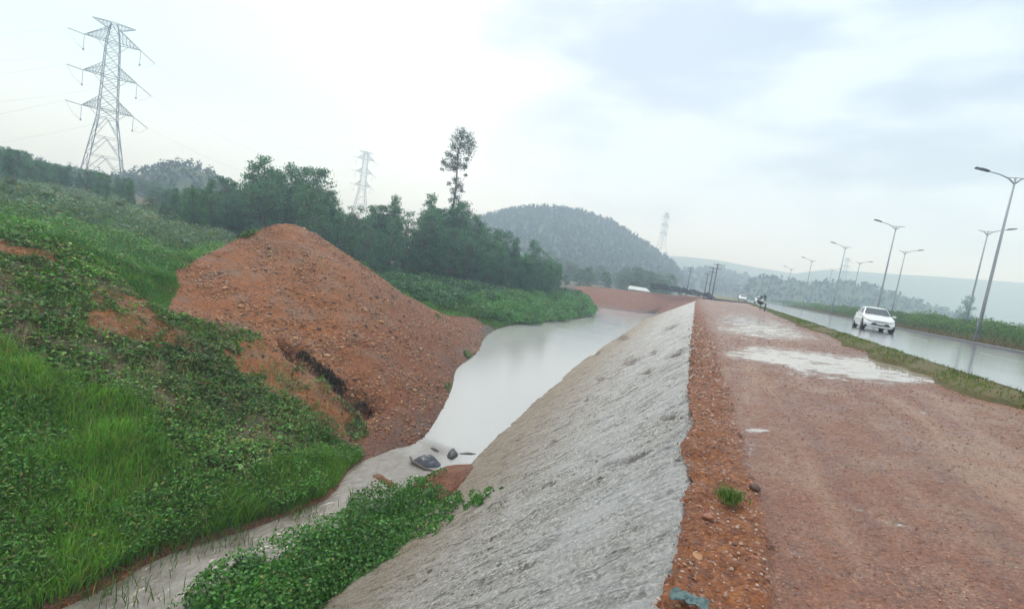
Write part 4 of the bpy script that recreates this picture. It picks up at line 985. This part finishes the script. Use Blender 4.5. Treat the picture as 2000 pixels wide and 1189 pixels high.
# ------------------------------------------------------------------ pylons
M_INS = simple('insulator', (.10, .12, .17), .4, 0, .2, 4)
def beam(mb, a, b, r): mb.tube([a, b], r*.85, 4, False)
def make_pylon():
    root = empty('transmission_tower')
    W = [(0, 5.9), (19, 2.8), (26, 2.5), (36, 2.2), (43.5, 1.9), (48, .9)]
    hw = lambda z: float(np.interp(z, [a for a, b in W], [b for a, b in W]))
    def cor(z): h_ = hw(z); return [(h_, h_, z), (-h_, h_, z), (-h_, -h_, z), (h_, -h_, z)]
    mb = MB(); zs = [0, 7, 13, 19, 22, 25.5, 29, 32, 35.5, 39, 42, 45, 48]
    for a, b in zip(zs[:-1], zs[1:]):
        A_, B_ = cor(a), cor(b); r = .17 if a < 19 else .13
        for k in range(4):
            beam(mb, A_[k], B_[k], r); k2 = (k+1) % 4
            beam(mb, B_[k], B_[k2], .07)
            if a < 19:
                mid = tuple((np.array(B_[k])+np.array(B_[k2]))/2); beam(mb, A_[k], mid, .09); beam(mb, A_[k2], mid, .09)
                for s, e in ((A_[k], mid), (A_[k2], mid)):
                    h1 = (np.array(s)+np.array(e))/2; q = A_[k] if s == A_[k] else A_[k2]; q2 = B_[k] if s == A_[k] else B_[k2]
                    beam(mb, tuple(h1), tuple((np.array(q)+np.array(q2))/2), .05); beam(mb, tuple(h1), tuple(np.array(q)*.25+np.array(q2)*.75), .05)
            else: beam(mb, A_[k], B_[k2], .07); beam(mb, A_[k2], B_[k], .07)
    mb.build('lattice_body', M_STEEL, root)
    for (z, half, top) in ((21.5, 7.4, 3.6), (32.0, 7.7, 3.4), (42.5, 8.0, 4.4)):
        mb = MB(); h_ = hw(z); ht = hw(z+top)
        for sx_ in (-1, 1):
            tip = (sx_*half, 0, z)
            for sy_ in (-1, 1):
                lo_ = (sx_*h_, sy_*h_, z); hi_ = (sx_*ht, sy_*ht, z+top); beam(mb, lo_, tip, .11); beam(mb, hi_, tip, .10)
                for k in range(1, 6):
                    t = k/6; a = tuple(np.array(lo_)*(1-t)+np.array(tip)*t); b = tuple(np.array(hi_)*(1-t)+np.array(tip)*t); t2 = (k-1)/6; c = tuple(np.array(hi_)*(1-t2)+np.array(tip)*t2)
                    beam(mb, a, b, .055); beam(mb, a, c, .055)
                    if sy_ == 1: a2 = (a[0], -a[1], a[2]); beam(mb, a, a2, .05); beam(mb, b, (b[0], -b[1], b[2]), .05)
            beam(mb, (sx_*h_, 0, z-2.6), (sx_*(h_+2.6), 0, z), .07)
        for sy_ in (-1, 1): beam(mb, (-h_, sy_*h_, z), (h_, sy_*h_, z), .1)
        mb.build('crossarm', M_STEEL, root)
        for sx_ in (-1, 1):
            dr_ = (-4.2, -1, .3) if sx_ < 0 else (4.4, 1.5, -2.4)
            m2_ = MB(); t0 = np.array([sx_*half, 0, z-.1]); t1 = t0+np.array(dr_); k = 22; m2_.tube([tuple(t0+(t1-t0)*i/k) for i in range(k+1)], [.05 if i % 2 else .17 for i in range(k+1)], 7)
            m2_.build('tension_insulator', M_INS, root)
            m2_ = MB(); m2_.tube([(sx_*half, 0, z-.1-4.2*i/20) for i in range(21)], [.04 if i % 2 else .11 for i in range(21)], 7); m2_.box((sx_*half, 0, z-4.5), (.45, .45, .5)); m2_.build('jumper_insulator', M_INS, root)
            m2_ = MB(); q = np.array([sx_*half, 0, z-4.6]); m2_.tube([tuple(t1), tuple((t1+q)/2+np.array([0, 0, -1.0])), tuple(q), tuple(q-np.array([sx_*-1.5, 0, -1.5]))], .03, 4); m2_.build('jumper_wire', M_INS, root)
    mb = MB()
    for sx_ in (-1, 1):
        for sy_ in (-.9, .9):
            beam(mb, (0, sy_, 48.4), (sx_*6.2, 0, 48.2), .1); beam(mb, (sx_*1.2, sy_, 46.2), (sx_*6.2, 0, 48.2), .09)
            for k in range(1, 6): t = k/6; beam(mb, (sx_*6.2*t, sy_*(1-t), 48.3), (sx_*(1.2+5*t), sy_*(1-t), 46.2+2*t), .05); beam(mb, (sx_*6.2*t, sy_*(1-t), 48.3), (sx_*(1.2+5*(t-.16)), sy_*(1-t), 46.2+2*(t-.16)), .05)
    mb.build('earth_wire_arm', M_STEEL, root)
    return root
pyl = make_pylon()
WIDE = .86
def aim(o, px_, py_, d, s, extra=0, label=''):
    q = P(px_, py_, d); o.location = (q[0], q[1], q[2]-48.3*s); o.scale = (s*WIDE, s*WIDE, s)
    o.rotation_euler = (0, 0, math.atan2(-q[0], q[1])+extra); tag(o, label, 'pylon', 'transmission towers of the power line'); return o
aim(pyl, 224, 46, 158, 1.04, -.12, 'tall grey lattice transmission tower standing on the hill at the left')
B = aim(copy_tree(pyl), 716, 297, 310, .80, .2, 'smaller hazy transmission tower rising behind the dark forest')
C_ = aim(copy_tree(pyl), 1303, 416, 440, .70, .9, 'slim distant transmission tower behind the right flank of the round hill')
D_ = aim(copy_tree(pyl), 1656, 504, 450, .5, .3, 'tiny distant transmission tower between the far street lamps')
# conductors
M_WIRE = simple('aluminium_wire', (.35, .37, .4), .5, .3, .1, 3)
bpy.context.view_layer.update()
def wire(a, b, sag, label, grp, name='power_line'):
    a, b = Vector(a), Vector(b); pts_ = [a+(b-a)*t+Vector((0, 0, -4*sag*t*(1-t))) for t in np.linspace(0, 1, 25)]
    mb = MB(); mb.tube(pts_, .022, 4, False); o = mb.build(name, M_WIRE); return tag(o, label, 'power line', grp)
for z, half in ((21.5, 7.4), (32.0, 7.7), (42.5, 8.0)):
    for sx_ in (-1, 1):
        a = pyl.matrix_world @ Vector((sx_*half, 0, z-.1))
        if sx_ > 0: a = pyl.matrix_world @ Vector((half+4.4, 1.5, z-2.5))
        b = B.matrix_world @ Vector((sx_*half, 0, z-.1))
        if sx_ > 0: wire(a, b, 9, 'thin sagging power line from the tall left tower to the hazy forest tower', 'power lines between the two left towers')
        a = pyl.matrix_world @ Vector((sx_*half-(4.2 if sx_ < 0 else 0), -1, z+.2)); q = P(-900, 40+(42-z)*13+(60 if sx_ > 0 else 0), 150)
        wire(a, q, 5, 'thin power line running from the tall tower out of the left side of the picture', 'power lines leaving the picture at the left')
# ------------------------------------------------------------------ street lamps
M_POLE = simple('galvanised_pole', (.33, .36, .40), .45, .4, .15, 2)
M_LAMP = simple('lamp_housing', (.05, .065, .09), .4, .2, .1, 3)
M_GLASS = simple('lamp_lens', (.45, .48, .5), .2, 0, .05, 3)
def make_lamp():
    root = empty('street_lamp')
    mb = MB(); H = 11.5
    mb.tube([(0, 0, .3), (0, 0, 3.5), (0, 0, 7), (0, 0, H)], [.115, .10, .085, .062], 12); mb.build('pole', M_POLE, root, True)
    mb = MB(); mb.box((0, 0, .16), (.42, .42, .04)); mb.tube([(0, 0, .0), (0, 0, .5)], .14, 12); mb.box((0, 0, -.25), (.6, .6, .55)); mb.build('base', M_KERB, root)
    mb = MB(); mb.tube([(0, 0, H-.25), (-.35, 0, H+.1), (-.9, 0, H+.36), (-1.55, 0, H+.52)], [.05, .048, .04, .035], 9); mb.tube([(.02, 0, H-.25), (.35, 0, H+.12), (.85, 0, H+.2)], [.05, .045, .032], 9)
    mb.tube([(-.55, 0, H+.17), (.55, 0, H+.15)], .025, 7); mb.tube([(0, 0, H-.3), (0, 0, H+.2)], .06, 9); mb.build('arm', M_POLE, root, True)
    mb = MB(); m_ = Matrix.Translation((-1.9, 0, H+.62)) @ Matrix.Rotation(rad(14), 4, 'Y')
    mb.box((0, 0, 0), (.86, .30, .10), m_); mb.box((.08, 0, .07), (.42, .18, .06), m_); lam = mb.build('lamp_head', M_LAMP, root, False, .03)
    mb = MB(); mb.box((-.1, 0, -.056), (.5, .22, .02), m_); mb.build('lens', M_GLASS, lam)
    mb = MB(); mb.box((-.118, 0, 1.3), (.03, .12, .35)); mb.build('access_door', M_POLE, root)
    return root
lamp = make_lamp(); lused = [False]
def y_for(px_, X, z):
    lo, hi = 8., 2000.
    for _ in range(60):
        md = (lo+hi)/2; a, b, c = proj(np.array([X, md, z]))
        if a > px_: lo = md
        else: hi = md
    return lo
def put_lamp(px_, X, z, flip, label, grp, s=1.0):
    o = copy_tree(lamp) if lused[0] else lamp; lused[0] = True
    y = y_for(px_, X, z); o.location = (X, y, z); o.rotation_euler = (0, rad(-.6 if flip else .6), math.pi if flip else 0)
    o.scale = (s,)*3
    return tag(o, label, 'street lamp', grp), y
ga = 'street lamps of the near row'; gb_ = 'street lamps of the far row'
ORD = ['nearest and tallest street lamp at the right edge, its arm over the road', 'second street lamp of the near row, directly above the white car', 'third street lamp of the near row, its long arm pointing left', 'fourth street lamp of the near row, small above the dark grove', 'fifth and smallest lamp of the near row in the haze']
yl = []
for px_, lb in zip((1905, 1708, 1623, 1566, 1531), ORD):
    o, y = put_lamp(px_, 16.7, 1.0, False, lb, ga); yl.append(y)
print('lamp rows', yl)
ORD = ['nearest street lamp of the far row, partly behind the tallest pole', 'second street lamp of the far row, right of the white car', 'third street lamp of the far row, small with its arm to the right', 'fourth lamp of the far row, faint in the haze']
yl = []
for px_, lb in zip((1881, 1737, 1657, 1608), ORD):
    o, y = put_lamp(px_, 23.6, 1.2, True, lb, gb_, .95); yl.append(y)
print('lamp rows', yl)
# ------------------------------------------------------------------ utility poles
M_CONC = simple('weathered_pole', (.09, .09, .10), .8, 0, .3, 6)
def util_pole(px_, pb, pt, d, label, arms=2):
    a = P(px_, pb, d); zt = P(px_, pt, d)[2]; root = empty('utility_pole', (a[0], a[1], a[2]-.5), math.atan2(-a[0], a[1]), label, 'utility pole', 'utility poles by the road'); H = zt-a[2]+.5
    mb = MB(); mb.tube([(0, 0, -3), (0, 0, H)], [.20, .13], 8); mb.build('pole', M_CONC, root, True)
    for k in range(arms):
        mb = MB(); mb.box((0, -.2, H-.4-k*1.0), (2.0, .12, .14)); cr2 = mb.build('crossarm', M_CONC, root)
        for s_ in (-.85, -.3, .3, .85): mb = MB(); mb.tube([(s_, -.2, H-.33-k*1.0), (s_, -.2, H-.08-k*1.0)], [.07, .04], 6); mb.build('insulator', M_INS, cr2)
    return root
util_pole(1342, 566, 521, 165, 'dark utility pole on its own above the brown embankment')
util_pole(1384, 574, 520, 128, 'left pole of the close pair of dark utility poles')
util_pole(1391, 577, 513, 122, 'right and taller pole of the close pair of dark utility poles')
util_pole(1376, 573, 532, 150, 'short utility pole just left of the close pair', 1)
# dark scrub on the embankment
c = []; r = []
for i in range(70):
    x = random.uniform(1268, 1392); q = P(x, np.interp(x, [1268, 1330, 1392], [561, 570, 582])-random.uniform(-2, 6), random.uniform(112, 124)); c.append(q); r.append(random.uniform(.5, 1.0))
shrub_cloud(c, r, 160, .32, (.022, .03, .03), 'dark_scrub', 'dark leafless looking scrub on the embankment below the utility poles', seed=801)
# shed with white roof
q = P(1245, 566, 128); root = empty('shed', (q[0], q[1], q[2]-2.6), .35, 'low shed with a pale whitish roof below the wooded hill', 'shed')
mb = MB(); mb.box((0, 0, .3), (4.6, 3.6, 4.6)); mb.build('wall', simple('shed_wall', (.30, .27, .24), .9, 0, .3, 2), root)
mb = MB(); mb.add([(-2.9, -2.2, 2.45), (2.9, -2.2, 2.45), (2.2, 0, 3.3), (-2.2, 0, 3.3), (-2.9, 2.2, 2.45), (2.9, 2.2, 2.45), (-2.9, -2.2, 2.6), (2.9, -2.2, 2.6), (2.2, 0, 3.4), (-2.2, 0, 3.4), (-2.9, 2.2, 2.6), (2.9, 2.2, 2.6)],
   [(6, 7, 8, 9), (9, 8, 11, 10), (0, 3, 2, 1), (3, 4, 5, 2), (0, 1, 7, 6), (5, 4, 10, 11), (1, 2, 8, 7), (2, 5, 11, 8), (0, 6, 9, 3), (3, 9, 10, 4)])
mb.build('roof', simple('pale_sheet_roof', (.50, .54, .53), .5, 0, .3, 1.5), root)
# sapling at the road edge
q = Pz(1484, 603, .68); root = empty('sapling', q, 0, 'small dark sapling standing at the near edge of the road', 'sapling')
mb = MB(); mb.tube([(0, 0, -.1), (.03, 0, .4), (0, .02, 1.0)], [.05, .04, .02], 6)
ps, ns = [], []
for k in range(16):
    a = rng.uniform(0, 6.28); z = rng.uniform(.55, 1.55); r_ = .62*math.sin((z-.35)/1.35*math.pi)*rng.uniform(.3, 1); c = np.array([r_*math.cos(a), r_*math.sin(a), z])
    mb.tube([(0, 0, .45), tuple(c)], [.02, .008], 4, False); d = rng.normal(size=(60, 3)); d /= np.linalg.norm(d, axis=1)[:, None]; ps.append(c+d*.2*rng.random((60, 1))**.5); ns.append(d)
mb.build('trunk', M_BARK, root)
ps = np.concatenate(ps); ns = np.concatenate(ns); leaf_mesh(ps, ns, rng.uniform(.06, .14, len(ps)), tints(len(ps), (.025, .05, .03), .4), 'crown', M_LEAF, root)
q = Pz(1493, 607, .68); mb = MB(); mb.box((0, 0, .3), (.14, .14, .7)); mb.box((0, 0, .67), (.2, .2, .06))
o = mb.build('marker_post', M_CONC, None, False, .01); o.location = q; tag(o, 'short dark marker post right of the sapling at the road edge', 'marker post')

# ------------------------------------------------------------------ cars
M_PAINT = mat('white_car_paint')[0]; b = M_PAINT.node_tree.nodes['Principled BSDF']; b.inputs['Base Color'].default_value = (.72, .75, .76, 1); b.inputs['Roughness'].default_value = .28; b.inputs['Coat Weight'].default_value = .6
M_TINT = simple('tinted_glass', (.03, .045, .05), .06, 0, .2, 2, .8)
M_BLACK = simple('black_trim', (.02, .022, .03), .45, 0, .2, 6)
M_RUB = simple('tyre_rubber', (.02, .02, .022), .8, 0, .3, 10)
M_RIM = simple('alloy_rim', (.35, .36, .38), .35, .7, .1, 5)
M_HEAD = simple('headlight_glass', (.55, .60, .65), .12, .2, .1, 5)
M_PLATE = simple('plate', (.6, .62, .6), .4, 0, .05, 5)
def make_car(name='car'):
    """sedan, nose towards -Y, origin on the ground"""
    root = empty(name); Lh, Wh = 2.25, .88
    def se(c, e): return math.copysign(abs(c)**e, c)
    def topz(y): return float(np.interp(y, [-2.25, -2.0, -1.5, -.85, -.6, 1.3, 1.7, 2.25], [.66, .74, .84, .95, .97, 1.0, 1.02, .94]))
    nt_, nz_ = 96, 16; V = []
    for k in range(nz_+1):
        t = k/nz_; fl = .90+.10*math.sin(math.pi*min(1, t*1.15)) if t < .87 else .955-.10*(t-.87)/.13
        end = .95+.05*math.sin(math.pi*min(1, t*1.3)**.8) if t < .77 else 1-.06*(t-.77)/.23
        for j in range(nt_):
            a = 2*math.pi*j/nt_; x = se(math.cos(a), .42)*Wh*fl; y = se(math.sin(a), .36)*Lh*end
            x *= 1-.10*max(0, (abs(y)-1.5)/.75)**2
            V.append((x, y, .20+t*(topz(y)-.20)))
    F4 = [(k*nt_+j, k*nt_+(j+1) % nt_, (k+1)*nt_+(j+1) % nt_, (k+1)*nt_+j) for k in range(nz_) for j in range(nt_)]
    base_ = nz_*nt_
    for r_i, s_ in enumerate((.9, .7, .4, .15)):
        for j in range(nt_):
            x, y, z = V[base_+j]; xx, yy_ = x*s_, y*(1-(1-s_)*.9); V.append((xx, yy_, topz(yy_)+.055*(1-s_**2)))
    for r_i in range(4):
        o0 = (nz_+r_i)*nt_; F4 += [(o0+j, o0+(j+1) % nt_, o0+nt_+(j+1) % nt_, o0+nt_+j) for j in range(nt_)]
    mesh_np('body', np.array(V), np.array(F4), M_PAINT, root)
    # greenhouse
    def cab(a, t, off=0.0):
        yf = np.interp(t, [0, .5, .85, 1], [-.95, -.52, -.22, .0]); yr = np.interp(t, [0, .5, .85, 1], [1.75, 1.35, 1.0, .75]); wd = np.interp(t, [0, .5, .9, 1], [.80, .72, .62, .50])
        z = .93+t*.50; yc, yl_ = (yf+yr)/2, (yr-yf)/2
        return ((se(math.cos(a), .38))*(wd+off), yc+se(math.sin(a), .34)*(yl_+off), z+off*.4)
    V = []; T_ = np.linspace(0, 1, 12)
    for t in T_:
        for j in range(nt_): V.append(cab(2*math.pi*j/nt_, t))
    F4 = [(k*nt_+j, k*nt_+(j+1) % nt_, (k+1)*nt_+(j+1) % nt_, (k+1)*nt_+j) for k in range(11) for j in range(nt_)]
    for r_i, s_ in enumerate((.8, .5, .2)):
        for j in range(nt_):
            x, y, z = V[11*nt_+j]; V.append((x*s_, .375+(y-.375)*s_, z+.035*(1-s_*s_)))
    for r_i in range(3):
        o0 = (11+r_i)*nt_; F4 += [(o0+j, o0+(j+1) % nt_, o0+nt_+(j+1) % nt_, o0+nt_+j) for j in range(nt_)]
    mesh_np('cabin', np.array(V), np.array(F4), M_PAINT, root)
    def glass(name, a0, a1, t0, t1, n=24):
        V = [cab(a, t, .008) for t in np.linspace(t0, t1, 8) for a in np.linspace(a0, a1, n)]
        mesh_np(name, np.array(V), grid_faces(8, n), M_TINT, root)
    r_ = math.radians
    glass('windscreen', r_(228), r_(312), .10, .90); glass('rear_window', r_(50), r_(130), .15, .85)
    def side_glass(s_, f0, f1, t0=.12, t1=.80):
        V = []
        for t in np.linspace(t0, t1, 8):
            for f in np.linspace(f0, f1, 20):
                a = math.asin(min(1, abs(f))**(1/.34))*(1 if f > 0 else -1); V.append(cab(a if s_ > 0 else math.pi-a, t, .008))
        mesh_np('side_window', np.array(V), grid_faces(8, 20), M_TINT, root)
    for s_ in (-1, 1): side_glass(s_, -.80, -.04); side_glass(s_, .03, .72)
    def bodypt(x, z, off):                       # a point on the nose
        t = min(1, max(0, (z-.2)/(.67-.2))); end = .95+.05*math.sin(math.pi*min(1, t*1.3)**.8) if t < .77 else 1-.06*(t-.77)/.23
        y = -(Lh*end*max(.02, 1-abs(x/.765)**4.76)**.18)
        return (x*1.01, y-off, z)
    def panel(name, x0, x1, z0, z1, off, m, parent=root, top=None, nx=22, nz=6):
        """patch on the nose from x0..x1 at z0 to top (x0', x1') at z1"""
        u0, u1 = top or (x0, x1); V = []
        for k in np.linspace(0, 1, nz):
            for j in np.linspace(0, 1, nx):
                a = (x0*(1-k)+u0*k)*(1-j)+(x1*(1-k)+u1*k)*j; e = 1 if (0 < k < 1 and 0 < j < 1) else 0
                V.append(bodypt(a, z0+(z1-z0)*k, off if e else -.03))
        return mesh_np(name, np.array(V), grid_faces(nz, nx), m, parent)
    panel('grille', -.60, .60, .30, .53, .014, M_BLACK, top=(-.40, .40))
    panel('upper_grille', -.40, .40, .585, .625, .012, M_BLACK)
    panel('bumper_lip', -.62, .62, .20, .28, .045, M_PAINT)
    panel('number_plate', -.23, .23, .39, .49, .035, M_PLATE)
    for s_ in (-1, 1):
        a, b_ = sorted((s_*.46, s_*.745)); c_, d_ = sorted((s_*.52, s_*.75))
        panel('headlight', a, b_, .565, .655, .012, M_HEAD, top=(c_, d_))
        a, b_ = sorted((s_*.63, s_*.74)); panel('fog_light', a, b_, .32, .45, .012, M_BLACK)
        mb_ = MB(); mb_.box((s_*.93, -.62, 1.0), (.18, .09, .12)); mb_.box((s_*.84, -.60, .97), (.12, .05, .04)); mb_.build('mirror', M_PAINT, root, False, .03)
        for yw in (-1.38, 1.32):
            mb_ = MB(); N_ = 28
            arc = MB(); arc.tube([(s_*(.66), yw, .345), (s_*(.858), yw, .345)], .36, 28); 
            wh = arc.build('wheel_arch', M_BLACK, root, True)
            prof = [(.66, .20), (.66, .30), (.69, .325), (.86, .325), (.895, .30), (.90, .21)]
            V = [(s_*a, yw+b_*math.cos(2*math.pi*j/N_), .325+b_*math.sin(2*math.pi*j/N_)) for a, b_ in [(q_[0]-.035, q_[1]) for q_ in prof] for j in range(N_)]
            F4 = [(k*N_+j, k*N_+(j+1) % N_, (k+1)*N_+(j+1) % N_, (k+1)*N_+j) for k in range(5) for j in range(N_)]
            wl = mesh_np('wheel', np.array(V), np.array(F4), M_RUB, root)
            mb_ = MB(); mb_.tube([(s_*.78, yw, .325), (s_*.852, yw, .325)], [.21, .20], 24)
            for k in range(5):
                a = k*2*math.pi/5; mb_.tube([(s_*.858, yw, .325), (s_*.866, yw+.19*math.cos(a), .325+.19*math.sin(a))], .03, 5)
            mb_.build('rim', M_RIM, wl)
    mb_ = MB(); mb_.box((0, -.05, .28), (1.5, 3.9, .16)); mb_.build('underbody', M_BLACK, root)
    mb_ = MB(); mb_.tube([(-.25, -.98, .975), (.15, -.86, 1.0)], .012, 5); mb_.tube([(.2, -.98, .975), (.6, -.80, 1.0)], .012, 5); mb_.build('wiper', M_BLACK, root)
    return root
car = make_car()
q = P(1702, 645, 31.5); X_ = q[0]; car.location = (X_, q[1], RZ+.02); car.rotation_euler = (0, 0, rad(-3)); car.scale = (.98, .98, 1.0)
print('car', q)
tag(car, 'white sedan driving towards the camera on the wet road, headlights off', 'car', 'white vehicles on the road')
c2 = copy_tree(car); q = Pz(1449, 587.5, RZ); c2.location = (q[0], q[1], RZ+.01); c2.rotation_euler = (0, 0, 0); tag(c2, 'right one of the two tiny distant white cars at the far end of the road', 'car', 'white vehicles on the road')
c2 = copy_tree(car); q = Pz(1430, 585.8, RZ); c2.location = (ROADX0+1.6, q[1]+8, RZ+.01); c2.rotation_euler = (0, 0, 0); tag(c2, 'left one of the two tiny distant white cars at the far end of the road', 'car', 'white vehicles on the road')

# ------------------------------------------------------------------ rain haze
hz = MB(); hz.box((0, 900, 80), (5000, 6200, 176)); hm = bpy.data.materials.new('rain_haze'); hm.use_nodes = True; t = hm.node_tree; t.nodes.clear()
pv = N(t, 'ShaderNodeVolumePrincipled'); pv.inputs['Color'].default_value = (.62, .79, 1, 1); pv.inputs['Absorption Color'].default_value = (1, 1, 1, 1); pv.inputs['Density'].default_value = .0019; pv.inputs['Anisotropy'].default_value = .2
om = N(t, 'ShaderNodeOutputMaterial'); L(t, pv.outputs[0], om.inputs['Volume'])
o = hz.build('haze', hm); tag(o, 'pale bluish rain haze filling the air over the valley', 'haze', kind='stuff')
